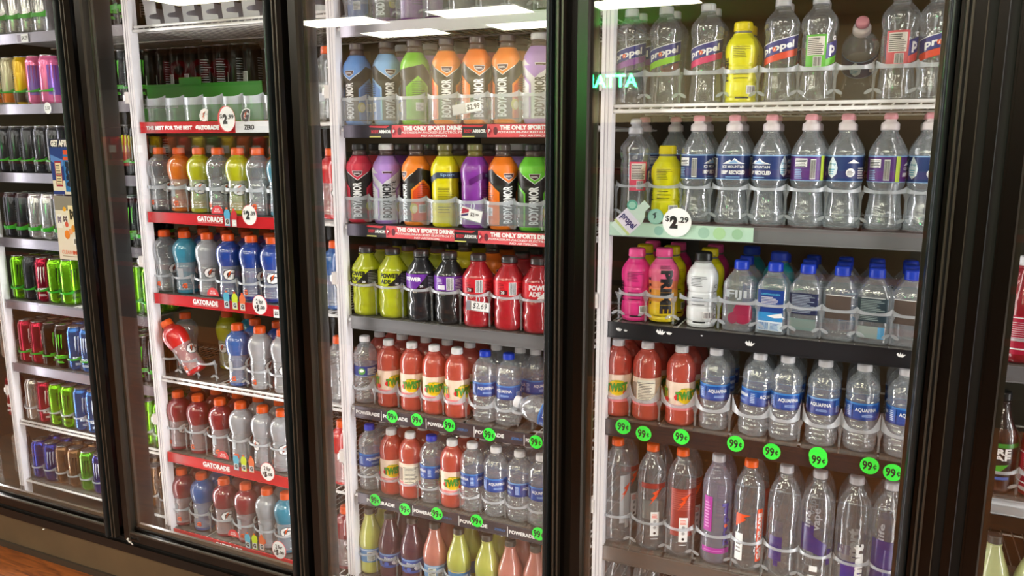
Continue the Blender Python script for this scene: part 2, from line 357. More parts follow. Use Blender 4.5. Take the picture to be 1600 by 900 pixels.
# ------------------------------------------------------------------ bottle and can kinds (meshes are shared by copies)
KIND = {}
def cap_mesh(r, h, m, n=28, knurl=True, dome=0):
    q = M(); fl = (lambda z, a: .025*(1 if int(round(a/(2*pi)*n)) % 2 else 0)) if knurl else None
    q.lathe([(0,r*.97),(.0008,r),(.0025,r),(.003,r*.965),(.0035,r*.98)], m, n, cap1=False)
    q.lathe([(.0035,r*.98),(h*.82,r*.96)], m, n, cap0=False, cap1=False, flute=fl)
    q.lathe([(h*.82,r*.95),(h*.95,r*.9),(h,r*.8),(h+dome,r*.3)], m, n, cap0=False); return q.build()
def neck_mesh(z, r, m): return M().lathe([(z,r),(z+.0007,r+.003),(z+.0022,r+.003),(z+.003,r)], m, 24).build()
def bottle(name, prof, bodym, cap, parts, n=28, square=0, flute=None, liquid=None):
    """cap = (z, r, h, material); parts = [(name, mesh, label)]"""
    q = M()
    q.lathe(prof, bodym, n, square=square, flute=flute)
    ps = [('bottle_body', q.build(), None)]
    if liquid:
        lm, zl, off = liquid
        ps.append(('liquid', M().lathe([(z, max(.002, r-off)) for z, r in sub(prof, prof[0][0]+.003, zl)], lm, n, square=square, flute=flute).build(), None))
    ps.append(('neck_ring', neck_mesh(cap[0]-.005, cap[1]-.0025, bodym), None))
    KIND[name] = (ps, [('cap', cap_mesh(cap[1], cap[2], cap[3]), (0,0,cap[0]))], parts)
def ribs(z0, z1, n, r, d):
    out = []
    for i in range(n):
        z = z0+(z1-z0)*i/n; s = (z1-z0)/n; out += [(z, r-d), (z+s*.3, r), (z+s*.7, r), (z+s*.98, r-d)]
    return out
def swirl(k, amp, z0, z1, fr=260):
    return lambda z, a: amp*sin(k*a+fr*z) if z0 < z < z1 else 0
OR = pl('#e2560f', .4); ORL = pl('#f0601a', .4); CAPW = pl('#e6e6ea', .35); CAPB = pl('#1c3fc8', .35); CAPK = pl('#141416', .35); CAPT = see('#d8d8dc', .75, .3, .2, '#cfcfd6')
NAVY = pl('#1f3f8f', .4); BLUE = pl('#2458a8', .4)
def WSC(k): return 1.2 if k.startswith('pow') else 1.13 if k.startswith('arm') else 1.08 if k.startswith(('prime','twist')) else 1.12 if k.startswith(('ice','fiji')) else 1.09 if k.startswith('prop_') and k != 'prop_litre' else 1.06 if k.startswith('aqua') or k == 'spring' else 1
ROTM = {}
def turned(me, q):
    if q % 360 == 0: return me
    if (me.name, q) not in ROTM: c = me.copy(); c.transform(Matrix.Rotation(radians(q), 4, 'Z')); ROTM[(me.name, q)] = c
    return ROTM[(me.name, q)]
def place(kind, Xc, Yc, Z, label, cat, group, rot=0, tilt=None, sc=1):
    ps, caps, extra = KIND[kind]; q = round(degrees(rot)/6)*6
    extra = [(a, turned(m, q), l) for a, m, l in extra]
    if kind.startswith('fiji'): ps = [(a, turned(m, q), l) for a, m, l in ps]
    t = thing(TYPE[kind], label, cat, (Xc, Yc, Z), (0,0,0), group)
    if tilt: t.rotation_euler = tilt
    t.scale = (WSC(kind), WSC(kind), 1)
    for nme, me, lb in ps: obj(nme, me, t, lb)
    top = None
    for nme, me, lc in caps: top = obj(nme, me, t if lc else top, None, lc)
    for nme, me, lb in extra: obj(nme, me, t, lb)
    return t

# --- Gatorade 20 oz -------------------------------------------------------------------------------
GP = [(0,.024),(.003,.031),(.008,.0335)]+ribs(.012,.036,3,.0338,.0016)+[(.038,.0335),(.046,.0325),(.060,.0312),(.072,.0312),(.082,.0325),(.090,.0338),(.093,.0325),(.098,.0322),(.104,.0340)]
GP += smooth([(.107,.0345),(.117,.0372),(.130,.0390),(.144,.0392),(.157,.0362),(.167,.0300),(.174,.0218),(.178,.0170)], 4)+[(.181,.0165)]
SLEEVE = see('#e8eaec', .26, .5, .08, '#e4e8ec', 1, .6, 80, .1)
def glogo(x, y, s, m, ob=OR, o=None): return [T('G', x-s*.5, y-s*.5, x+s*.5, y+s*.5, m, bold=.06, shear=.25), bolt(x-s*.22, y-s*.4, x+s*.2, y+s*.38, ob)]
def gator(name, color, opac, dark=INK):
    bm = liq(color, opac, None) if color else see('#e8ecf0', .16, .8, .06, '#e4e9f0', 1, .5, 60, .1)
    lab = M(); z0, z1 = .014, .104; lab.lathe(sub(GP, z0, z1), SLEEVE, 28, cap0=False, cap1=False, off=.0005)
    R0 = .032; its = [T('G', -.0190, .059, .0190, .095, dark, bold=.10, shear=.1), T('G', -.0168, .0612, .0168, .0928, PURE, bold=.06, shear=.1), Pg([(-.006,.064),(.007,.078),(.003,.080),(.010,.093),(-.006,.081),(-.002,.079)], dark), bolt(-.0045, .064, .0085, .092, OR)]
    its += [R(.052, .050, .074, .088, pl('#a9adb2', .5)), lines(.054, .052, .072, .086, 8, INK, 2), barcode(.080,.055,.094,.078, INK), R(-.075,.05,-.055,.085, pl('#aeb2b8', .5)), T('G', -.06, .02, -.045, .036, OR, bold=.05)]
    art(lab, its, wrapf(GP, R0, .001), .006, [.06,.072,.082,.09,.036,.03,.024])
    bottle(name, GP, bm, (.181, .0192, .021, OR), [('label', lab.build(), 'clear sleeve printed with a white G')])
for n, c, o in (('gat_clear', None, .3), ('gat_orange', '#e87a10', .8), ('gat_yellow', '#c3c512', .75), ('gat_lblue', '#3fa3c4', .7), ('gat_blue', '#12409c', .85), ('gat_red', '#8c1222', .85), ('gat_bright', '#d30d18', .9), ('gat_teal', '#1f8fb0', .8), ('gat_midblue', '#155fae', .85), ('gat_white', '#c4c8cf', .55)):
    gator(n, c, o)

# --- Aquafina 16.9 oz -----------------------------------------------------------------------------
AP = [(0,.020),(.003,.0285),(.007,.0318)]+ribs(.012,.076,6,.0332,.0024)+[(.078,.0322),(.115,.0322)]+ribs(.117,.127,1,.0334,.0020)
AP += smooth([(.129,.0325),(.141,.0336),(.153,.0318),(.164,.0270),(.173,.0203),(.179,.0145)], 4)+[(.183,.0132)]
AL = [(.078,.0324),(.117,.0324)]
def aqua(name, capm, col='#1c4c9e', lt='#3b7fc8'):
    lab = M().lathe(AL, pl(col, .35), 28, cap0=False, cap1=False, off=.0004)
    its = [Pg([(-.102,.078),(.102,.078),(.102,.084),(.03,.083),(-.04,.081)], pl('#123a86', .4)), R(-.102,.113,.102,.117, pl(lt, .4))]
    for u in (0, .068, -.068):
        its += [T('AQUAFINA', u-.026, .096, u+.018, .106, PURE, bold=.02), lines(u-.012, .086, u+.012, .092, 3, pl('#9fc0ee', .5), 4)]
    its += [R(.028,.083,.044,.112, pl('#2f62b4', .4)), R(.030,.085,.042,.100, pl('#b9cdea', .5)), barcode(.031,.086,.041,.099, NAVY), R(-.046,.084,-.032,.112, pl('#2b5db0', .4)), lines(-.045,.086,-.033,.110, 6, pl('#c5d6f0', .5), 5)]
    art(lab, its, wrapf(AL, .0324, .0006), .006)
    bottle(name, AP, WATER, (.184, .0150, .016, capm), [('label', lab.build(), 'blue wrap label with white lettering')], flute=swirl(5, .02, .012, .074))
aqua('aqua', CAPW); aqua('aqua_blue', CAPB)
aqua('aqua_pale', CAPW, '#24408a', '#6f9cd0')
# clear spring water with a thin navy label
lab = M().lathe([(.085,.0324),(.115,.0324)], NAVY, 28, cap0=False, cap1=False, off=.0004)
art(lab, [Ci(-.012,.100,.010,.010, pl('#5aa54a', .4)), Ci(-.012,.102,.006,.005, PURE), lines(.004,.09,.03,.111,6,PURE,8), R(-.102,.085,.102,.087,pl('#9db3da',.4))], wrapf(AL, .0324, .0006), .006)
bottle('spring', AP, WATER, (.184, .0150, .016, CAPW), [('label', lab.build(), None)], flute=swirl(5, .02, .012, .074))

# --- strawberry lemonade twist --------------------------------------------------------------------
TP = [(0,.022),(.003,.030),(.008,.0325),(.014,.0330),(.020,.0318),(.026,.0328),(.034,.0328),(.038,.0318),(.042,.0322),(.112,.0322),(.116,.0312),(.120,.0325)]
TP += smooth([(.126,.0328),(.142,.0322),(.157,.0288),(.169,.0222),(.177,.0158)], 4)+[(.181,.0142)]
TL = [(.042,.0324),(.112,.0324)]
def twist(name, back=False, lc='#de5c4a'):
    CR = pl('#f3d9c4', .4); PK = pl('#f08a90', .4); YE = pl('#f2cf1c', .4); GRN = pl('#2f7a22', .4); RD = pl('#d8202c', .4)
    lab = M().lathe(TL, CR, 28, cap0=False, cap1=False, off=.0004)
    its = [R(-.102,.042,.102,.056, PK), R(-.102,.050,.102,.051, CR)]
    for u in ((0, .068, -.068) if not back else (.07, -.07)):
        its += [Ci(u+.002,.079,.023,.020, YE), Ci(u+.002,.079,.019,.016, pl('#e8bc10', .4)), Ci(u-.021,.074,.006,.007, RD), Ci(u+.022,.066,.007,.007, RD), Ci(u-.018,.084,.004,.005, RD), Pg([(u-.026,.082),(u-.016,.081),(u-.018,.086)], GRN),
                T('TWIST', u-.024, .066, u+.026, .089, pl('#1c4a18', .4), bold=.07, skew=.005), T('TWIST', u-.023, .067, u+.025, .088, pl('#3f9a2c', .4), bold=.03, skew=.005), T('tropical', u-.012, .094, u+.012, .099, GRN, bold=.02)]
    if back: its += [R(-.02,.052,.02,.108, pl('#f0ead8', .4)), lines(-.017,.056,.017,.104,12,INK,6,.35), barcode(-.034,.06,-.022,.1,INK), R(-.02,.1,.02,.1015,INK)]
    else: its += [barcode(.034,.056,.044,.09,INK, 8)]
    art(lab, its, wrapf(TL, .0324, .0006), .006)
    bottle(name, TP, liq(lc, .66), (.181, .0152, .017, CAPW), [('label', lab.build(), 'cream and pink label with green lettering')])
twist('twist'); twist('twist_back', True)

# --- spring water with sport cap, 700 ml ----------------------------------------------------------
IP = [(0,.026),(.004,.0325),(.012,.0340),(.022,.0335),(.034,.0318),(.060,.0282),(.075,.0278),(.088,.0300),(.097,.0325),(.101,.0335),(.103,.0330),(.158,.0330),(.160,.0338),(.166,.0335)]
IP += smooth([(.168,.0330),(.180,.0285),(.192,.0225),(.202,.0170),(.208,.0145)], 3)+[(.212,.0140)]
IL = [(.103,.0332),(.158,.0332)]
def sport_cap(base, tip, r=.0165):
    q = M().lathe([(0,r*.97),(.001,r),(.012,r*.98),(.015,r*.9),(.018,r*.62),(.024,r*.6)], base, 28, cap1=False, flute=lambda z, a: .02*sin(28*a))
    return q.build(), M().lathe([(.022,r*.55),(.023,r*.75),(.032,r*.70),(.035,r*.6),(.036,r*.2)], tip, 24).build()
PINKC = pl('#eadfe3', .35); PINKT = pl('#ee9db0', .35)
def ice(name, v):
    base = pl('#20356e', .38) if v != 2 else pl('#5a2f7c', .38)
    lab = M().lathe(IL, base, 28, cap0=False, cap1=False, off=.0004); W = PURE; LB = pl('#8fb8e4', .4)
    its = [R(-.105,.1555,.105,.158, LB), R(-.105,.103,.105,.1045, LB)]
    def mount(u):
        return [Pg([(u-.022,.138),(u-.008,.147),(u-.004,.144),(u+.001,.151),(u+.010,.143),(u+.024,.138)], W), Pg([(u-.014,.139),(u-.006,.143),(u+.001,.147),(u+.006,.142),(u+.014,.139)], LB),
                T('ICE MOUNTAIN', u-.022,.1285,u+.022,.1345,W,bold=.02), T('100% RECYCLED', u-.024,.1145,u+.024,.1235,W,bold=.05), lines(u-.015,.108,u+.015,.111,1,LB,3,.5)]
    def info(u): return [R(u-.016,.133,u+.008,.151,W), lines(u-.015,.134,u+.007,.150,5,INK,4), lines(u-.016,.108,u+.004,.130,6,LB,5), R(u+.014,.107,u+.024,.15,W), barcode(u+.0145,.109,u+.0235,.148,INK)]
    def drop(u): return [Pg([(u,.157),(u+.007,.145),(u+.011,.132),(u+.009,.118),(u,.110),(u-.009,.118),(u-.011,.132),(u-.007,.145)], pl('#dfeef6',.4)), T('drop', u-.007,.136,u+.007,.143, pl('#2f9ab8',.4)), lines(u-.008,.118,u+.008,.132,3,pl('#4aa6c4',.4),6)]
    if v == 0: its += mount(0)+drop(.052)+info(-.06)
    elif v == 1: its += drop(-.022)+[Ci(.012,.122,.008,.009,W), lines(.006,.117,.018,.127,4,INK,9), Pg([(.006,.142),(.016,.150),(.022,.146),(.03,.142)], W), lines(.026,.11,.044,.135,5,W,7)]+mount(.082)
    else: its += info(-.012)+[R(.022,.104,.030,.157,pl('#b6cc3a',.4))]+mount(.06)
    art(lab, its, wrapf(IL, .0332, .0006), .006)
    bottle(name, IP, WATER, (.212, .0150, .004, CAPW), [('label', lab.build(), 'dark blue label with white mountain' if v < 2 else 'purple and blue label')], flute=swirl(6, .018, .01, .09, 90))
    ps, cp, ex = KIND[name]; c1, c2_ = sport_cap(PINKC, PINKT); KIND[name] = (ps, [('sport_cap', c1, (0,0,.211)), ('spout', c2_, None)], ex)
for v in (0, 1, 2): ice('ice%d' % v, v)

# --- flavoured water, 24 oz with slanted label ----------------------------------------------------
PP = [(0,.024),(.003,.031),(.010,.0330),(.030,.0318),(.060,.0300),(.085,.0300),(.110,.0312),(.135,.0315),(.142,.0300),(.147,.0312)]
PP += smooth([(.150,.0322),(.162,.0338),(.175,.0325),(.187,.0255),(.196,.0180),(.202,.0145)], 4)+[(.206,.0140)]
PL_ = [(.07,.0302),(.085,.0302),(.110,.0314),(.135,.0317)]
def propel(name, c2, back=None, sport=False):
    NV = pl('#2c3080', .4); C2 = pl(c2, .4); lab = M(); f = wrapf(PL_, .0315, .0006)
    if back:
        its = [R(-.026,.072,.014,.140, pl(back, .45)), R(-.022,.098,.010,.136, pl('#e6dfd6', .5)), lines(-.021,.1,.009,.135,9,INK,4), R(-.010,.075,.006,.095,PURE), barcode(-.009,.076,.005,.094,INK),
               Pg([(.014,.09),(.05,.104),(.05,.134),(.014,.12)], NV), Pg([(.014,.074),(.05,.088),(.05,.103),(.014,.089)], C2), T('p', .02,.096,.034,.118,PURE,bold=.04), T('G', .026,.128,.036,.138,PURE,bold=.05)]
    else:
        its = [Pg([(-.05,.092),(.045,.118),(.045,.145),(-.05,.118)], NV), Pg([(-.05,.077),(.045,.103),(.045,.117),(-.05,.091)], C2), Pg([(-.05,.118),(.045,.145),(.045,.1465),(-.05,.1195)], PURE),
               T('propel', -.034, .098, .030, .118, PURE, bold=.035, skew=.016), Ci(-.009,.1135,.004,.005, OR)]
    art(lab, its, f, .006, [.085,.11,.135])
    bottle(name, PP, WATER2, (.205, .0155, .017, CAPT), [('label', lab.build(), 'navy label slanting across the bottle' if not back else 'printed back label')], flute=swirl(4, .015, .02, .13, 60))
    if sport:
        ps, cp, ex = KIND[name]; c1, c2_ = sport_cap(CAPT, CAPT); KIND[name] = (ps, [('sport_cap', c1, (0,0,.205)), ('spout', c2_, None)], ex)
propel('prop_purple', '#8c4a9c'); propel('prop_pink', '#d42a6a'); propel('prop_red', '#e0452c'); propel('prop_green', '#5cba28', '#58b82c'); propel('prop_redback', '#d8404a', '#d2505a'); propel('prop_lime', '#8fd02c')
propel('prop_sport', '#d8264e', '#e0506a', True)

# --- hydration drink with full sleeve -------------------------------------------------------------
HP = [(0,.025),(.002,.0300),(.008,.0318),(.014,.0305),(.018,.0318),(.030,.0326),(.046,.0318),(.050,.0305),(.054,.0318),(.066,.0326),(.080,.0318),(.084,.0305),(.088,.0320)]
HP += smooth([(.092,.0325),(.110,.0340),(.126,.0328),(.140,.0270),(.149,.0205),(.153,.0190)], 4)
HN = [(.153,.0175),(.163,.0165)]
def prime(name, cols, capc, front=False, ink=INK, yb='#e8e010'):
    b = M()
    def cm(z): return pl(cols[min(len(cols)-1, int(z/.154*len(cols)))], .3, coat=.3)
    ps = sub(HP, 0, .153)
    for i in range(len(ps)-1): b.lathe(ps[i:i+2], cm((ps[i][0]+ps[i+1][0])/2), 28, cap0=(i == 0), cap1=(i == len(ps)-2))
    b.lathe(HN, see('#d9cfc8', .3, .4), 24); me = b.build(); lab = M(); cv = [p[0] for p in HP if p[0] > .01]
    if front: its = [T('PRIME', -.012, .022, .014, .128, ink, rot=-1, bold=.06), T('HYDRATION DRINK', -.026,.014,.026,.018,ink,bold=0), lines(-.014,.131,.014,.140,3,ink,3)]+[Ci(-.038,z,.0035,.0035,ink,12) for z in (.045,.06,.075,.09,.105)]
    else:
        its = [lines(-.022,.100,.010,.126,7,ink,5,.25), R(-.022,.118,.012,.1188,ink), lines(-.020,.055,.012,.08,3,ink,7,.2), T('PRIME', -.045,.05,-.034,.10,ink,rot=1,bold=.03), R(.006,.022,.028,.040,PURE), barcode(.008,.024,.026,.038,INK), R(-.016,.012,.012,.0155,ink)]
        for z in (.1,.083,.062,.045,.028): its += [Ci(.034,z,.0045,.0045,ink,14), Ci(.034,z,.0034,.0034,pl(cols[0],.3),14)]
    art(lab, its, wrapf(HP, .0322, .0008), .006, cv)
    KIND[name] = ([('bottle_body', me, None)], [('cap', cap_mesh(.0192, .020, pl(capc, .35)), (0,0,.158))], [('printing', lab.build(), None)])
prime('prime_yellow', ['#e9e312'], '#f0dc0c'); prime('prime_pink', ['#e83a8c'], '#f0559c'); prime('prime_white', ['#dfe3e6'], '#151515')
prime('prime_fade', ['#f2d81c','#f2c824','#f0a83a','#f08a60','#ee6c94','#ee62a0'], '#f0559c', True); prime('prime_teal', ['#1f8a90'], '#1c3fc8'); prime('prime_amber', ['#c9b412'], '#e8c40c')

# --- square artesian water ------------------------------------------------------------------------
FP = [(0,.026),(.002,.0295),(.006,.0305),(.010,.0298),(.014,.0305),(.108,.0305),(.116,.0290),(.130,.0205),(.138,.0150),(.143,.0135)]
def fiji(name, v):
    lab = M(); f = wrapf([(0,.0306),(.2,.0306)], .0338, .0006, 6)
    if v == 0: its = [T('FIJI', -.020,.075,.020,.098, see('#ffffff',.75,.2,.3,'#cfd6dc'), bold=.03), Ci(.014,.045,.020,.026, see('#d86a8c',.55,.2,.3,'#c02858'),18), Ci(-.006,.032,.010,.014, see('#d86a8c',.45,.2,.3,'#c84a70'),16)]
    elif v == 1: its = [R(-.024,.052,.024,.104,pl('#173a8a',.4)), R(-.024,.032,.024,.052,pl('#2f8fd0',.4)), R(-.024,.010,.024,.032,pl('#d6e4f0',.4)), T('UNTOUCHED',-.018,.092,.018,.096,pl('#5ac0e8',.4)), lines(-.018,.066,.016,.09,7,PURE,4,.35), Pg([(-.006,.044),(.004,.047),(.022,.052),(.024,.042),(.01,.040)],PURE), barcode(-.02,.012,-.002,.029,pl('#4f86c0',.4)), lines(.002,.012,.02,.029,6,pl('#4f86c0',.4),3)]
    elif v == 2: its = [R(-.026,.054,.026,.102,see('#3a4a86',.6,.2,.3,'#28305a')), lines(-.021,.058,.021,.1,12,pl('#a8b4c4',.5),9,.4), R(-.024,.018,.024,.044,see('#a9c0b8',.6,.2,.3,'#8fa9a4'))]
    elif v == 3: its = [R(-.022,.05,.022,.102,see('#b09a8c',.3,.2,.3,'#8c7a70')), R(-.022,.102,.022,.1035,PURE)]
    else: its = [R(-.026,.05,.026,.102,see('#4c6470',.6,.2,.3,'#39505e')), lines(-.021,.054,.021,.1,13,pl('#9fb0b0',.5),5,.4), R(-.024,.014,.012,.04,see('#c4d2cc',.7,.2,.3,'#b4c6c2')), R(.012,.014,.022,.04,pl('#4f9ac8',.4)), R(-.02,.102,.02,.1035,PURE)]
    art(lab, its, f, .006)
    bottle(name, FP, WATER, (.143, .0152, .021, CAPB), [('label', lab.build(), 'label on the flat side')], n=36, square=6)
for v in range(5): fiji('fiji%d' % v, v)

# --- one litre waters -----------------------------------------------------------------------------
LP = [(0,.022),(.003,.030),(.010,.0348),(.020,.0358),(.180,.0358)]
LP += smooth([(.183,.0358),(.205,.0350),(.225,.0305),(.243,.0220),(.256,.0145)], 5)+[(.262,.0140)]
SP = [(0,.022),(.003,.031),(.012,.0372),(.022,.0380),(.170,.0380)]+smooth([(.173,.0380),(.200,.0368),(.222,.0315),(.240,.0225),(.254,.0145)], 5)+[(.262,.0140)]
def litre(name, P, capm, its, body=WATER2, cz=.262, lb=None):
    lab = M(); art(lab, its, wrapf(P, .036, .0008), .006, [p[0] for p in P if p[0] > .15])
    bottle(name, P, body, (cz, .0162, .018, capm), [('label', lab.build(), lb)])
def gw(u, red):
    BL = pl('#f0501c', .4); its = [bolt(u-.017,.125,u+.017,.175,BL), R(u-.011,.045,u+.011,.11,PURE), Ci(u,.084,.004,.004,pl('#a8a8a8',.4)), Ci(u,.068,.004,.004,pl('#a8a8a8',.4)), lines(u-.008,.092,u+.008,.106,4,BL,3), Ci(u,.053,.0035,.0035,INK,14), lines(u-.01,.036,u+.01,.04,1,PURE,3)]
    if red: its = [R(u-.034,.06,u+.036,.185,see('#e8705c',.42,.2,.3,'#d84a3c')), lines(u-.03,.13,u+.03,.18,9,see('#e89080',.5,.2,.3,'#e87a6c'),3)]+its
    return its
FR = see('#f4f4f4', .5, .3, .3, '#e4e6ea'); PUR = pl('#3a2a8c', .4)
litre('gwater_frost', LP, ORL, [R(-.004,.06,.03,.19,FR), bolt(-.002,.12,.03,.17,pl('#f0501c',.4)), R(.012,.045,.026,.09,FR)], lb='frosted panel with an orange bolt')
litre('gwater', LP, ORL, [R(-.03,.09,.03,.14,see('#cfd2d0',.3,.2,.3,'#b8bcb8')), R(-.034,.172,.034,.186,see('#e8705c',.4,.2,.3,'#d84a3c'))]+gw(.004, False), lb='orange bolt and white strip')
litre('gwater_red', LP, ORL, gw(.004, True), lb='red back print with orange bolt and white strip')
litre('gwater_word', LP, ORL, [Pg([(-.034,.115),(-.008,.138),(-.014,.142),(.002,.15),(-.034,.15)], pl('#f0501c',.4)), R(-.034,.03,-.014,.1,PURE), lines(-.031,.05,-.017,.08,3,pl('#909090',.4),3), R(.018,.03,.034,.165,pl('#f0501c',.4)), T('GATORADE',.0205,.035,.0315,.155,PURE,rot=1,bold=.05)], lb='orange strip with upright white lettering')
MG = pl('#b02a9c', .4)
litre('prop_litre', LP, CAPT, [R(-.034,.09,-.012,.18,MG), lines(-.031,.1,-.015,.17,9,pl('#d88aca',.4),5), T('propel',.012,.055,.034,.165,PUR,rot=1,bold=.05), Ci(.023,.107,.005,.005,OR,16), R(-.036,.034,.036,.048,MG), lines(-.03,.039,.03,.043,1,pl('#d88aca',.4),5)], body=see('#cfd0da',.3,.6,.05,'#b4b2c4',1,.3,50), lb='magenta panels and purple upright lettering')
PV = see('#5a4c9c', .7, .2, .3, '#3a2c80'); PV2 = see('#5a4c9c', .45, .2, .3, '#4a3c90'); FT = see('#e8e8ec', .5, .2, .3, '#c8c8d0')
litre('smart_sport', SP, CAPT, [R(-.024,.05,.006,.11,PV), T('smart',-.014,.035,.0,.09,pl('#2c2070',.4),rot=1,bold=.05)], lb='violet print', cz=.262)
litre('smart_back', SP, CAPT, [R(-.034,.09,-.004,.155,PV2), Pg([(-.034,.1),(.02,.08),(.026,.11),(-.034,.15)],PV), T('life',-.024,.15,-.012,.19,FT,rot=1), T('vape',-.004,.145,.012,.20,FT,rot=1), R(-.008,.042,.008,.056,PURE), R(-.01,.012,.006,.032,PURE), barcode(-.009,.014,.005,.03,INK), R(.026,.06,.036,.1,PV)], lb='violet print seen through the bottle')
litre('smart_word', SP, CAPT, [Pg([(-.02,.04),(.024,.03),(.026,.045),(.01,.085),(-.02,.082)],PUR), T('smart',.004,.03,.026,.13,PURE,rot=1,bold=.06), R(-.034,.085,.0,.1,see('#ffffff',.3,.1,.3,'#a8a8ac'))], lb='upright white lettering on violet')
litre('smart_pale', SP, CAPT, [R(-.034,.04,.036,.15,PV2), R(-.006,.05,.03,.13,PV), T('life',-.02,.15,-.008,.19,FT,rot=1)], lb='pale violet print')

# --- sports drink with black sleeve ---------------------------------------------------------------
BP = [(0,.026),(.003,.0310),(.010,.0325),(.022,.0325),(.026,.0310),(.030,.0322),(.070,.0322),(.074,.0312),(.078,.0322),(.112,.0322),(.116,.0312),(.120,.0325),(.130,.0335)]
BP += smooth([(.133,.0338),(.150,.0345),(.166,.0312),(.180,.0238),(.187,.0200)], 3)
BNK = [(.187,.0182),(.205,.0150)]
def armor(name, c, c2, white=False, side=0, capm=None, txt='BODYARMOR', fruit=None):
    b = M(); b.lathe(BP, pl(c, .3, coat=.3), 28); b.lathe(BNK, see('#b8a8a4', .45, .4, .1, '#7c6460'), 24); me = b.build()
    K = pl('#26211f', .35) if not white else pl('#dedde4', .35); C = pl(c, .35); C2 = pl(c2, .35); Wt = PURE if not white else INK; lab = M(); u0 = side
    its = [R(u0-.105,.012,u0+.105,.028,C2), Pg([(u0-.03,.020),(u0+.012,.020),(u0+.012,.105),(u0+.036,.135),(u0+.036,.158),(u0+.026,.166),(u0+.014,.150),(u0,.138),(u0-.016,.148),(u0-.028,.16),(u0-.032,.158)], K)] if False else []
    its = [R(u0-.108,.012,u0+.108,.100,K), Pg([(u0-.108,.100),(u0+.108,.100),(u0+.108,.140),(u0+.06,.150),(u0+.034,.158),(u0-.034,.158),(u0-.06,.150),(u0-.108,.140)],K)]
    its += [Pg([(u0-.040,.172),(u0-.040,.158),(u0-.026,.142),(u0,.120),(u0+.026,.142),(u0+.040,.158),(u0+.040,.172)], C)]
    its += [Pg([(u0-.0268,.142),(u0-.026,.1432),(u0,.1212),(u0+.026,.1432),(u0+.0268,.142),(u0,.1195)], PURE)]
    its += [Pg([(u0-.012,.146),(u0+.012,.146),(u0+.010,.136),(u0,.129),(u0-.010,.136)], PURE), Pg([(u0-.011,.145),(u0+.011,.145),(u0+.009,.1365),(u0,.1305),(u0-.009,.1365)], pl('#4a2426',.4)), lines(u0-.008,.137,u0+.008,.142,2,PURE,3)]
    its += [T(txt, u0-.013, .018, u0+.009, .114, Wt, rot=1, bold=.035)]
    if white: its += [T('LYTE', u0+.010, .088, u0+.020, .12, Wt, rot=1, bold=.02), Pg([(u0-.04,.14),(u0-.012,.11),(u0+.014,.14)], C)]
    o = u0+.050; its += [Pg([(o-.029,.014),(o+.029,.014),(o+.029,.098),(o,.126),(o-.029,.098)], pl(c,.35)), Pg([(o-.025,.014),(o+.025,.014),(o+.025,.094),(o,.120),(o-.025,.094)], pl(c2,.35)), lines(o-.014,.066,o+.014,.116,9,INK,5,.25), R(o-.012,.036,o+.006,.058,PURE), barcode(o-.011,.038,o+.005,.056,INK)]
    o = u0-.050; its += [Pg([(o-.029,.014),(o+.029,.014),(o+.029,.098),(o,.126),(o-.029,.098)], pl(c,.35)), Pg([(o-.025,.014),(o+.025,.014),(o+.025,.094),(o,.120),(o-.025,.094)], pl(c2,.35)), lines(o-.014,.066,o+.014,.116,9,INK,6,.25), R(o-.006,.036,o+.012,.058,PURE), lines(o-.005,.038,o+.011,.056,6,INK,2)]
    its += [Ci(u0+.027,.048,.009,.014,pl(fruit or '#c8c03a',.4),16), Ci(u0+.029,.046,.006,.010,pl('#e8dcb0',.4),16)]
    art(lab, its, wrapf(BP, .0325, .0008), .006, [p[0] for p in BP if p[0] > .01])
    cm = capm or see('#a89c98', .6, .3, .15, '#6c5f5c')
    KIND[name] = ([('bottle_body', me, None)], [('cap', cap_mesh(.0182, .017, cm), (0,0,.203))], [('sleeve_print', lab.build(), 'printed sleeve with upright lettering')])
armor('arm_blue', '#5d93d8', '#3f6fb4'); armor('arm_lblue', '#86b4e4', '#4f86d0'); armor('arm_green', '#7ac020', '#6aa81c', fruit='#e8e8c0'); armor('arm_orange', '#f08420', '#d84a20'); armor('arm_orange2', '#ee7a18', '#e8721c')
armor('arm_lyte', '#b48ad8', '#e8e6ee', True, capm=CAPW); armor('arm_red', '#d03048', '#a81c34', capm=CAPK); armor('arm_yellow', '#e4d40c', '#dccb08'); armor('arm_purple', '#7a2c8c', '#5c2a78'); armor('arm_lime', '#6cc834', '#4a5c3a', capm=CAPK)
# all over yellow version of the sleeve
def plain_armor(name, c, band):
    lab = M(); its = [Pg([(-.05,.112),(-.02,.130),(.05,.130),(.05,.146),(-.02,.146),(-.05,.128)], pl(band, .35)), lines(-.02,.07,.02,.108,9,INK,4,.25), lines(-.02,.04,.02,.06,3,INK,6,.2), T('Sport', -.012,.134,.022,.143, pl('#8fb4d8',.4))]
    b = M(); b.lathe(BP, pl(c, .3, coat=.3), 28); b.lathe(BNK, see('#c8c080', .45, .4, .1, '#9c9440'), 24)
    art(lab, its, wrapf(BP, .0325, .0008), .006, [p[0] for p in BP if p[0] > .01])
    KIND[name] = ([('bottle_body', b.build(), None)], [('cap', cap_mesh(.0182, .017, see('#a89c98', .6, .3, .15, '#8c8450')), (0,0,.203))], [('sleeve_print', lab.build(), None)])
plain_armor('arm_plain', '#e4d80a', '#3a4458'); plain_armor('arm_grape', '#84349c', '#5c1c6c')

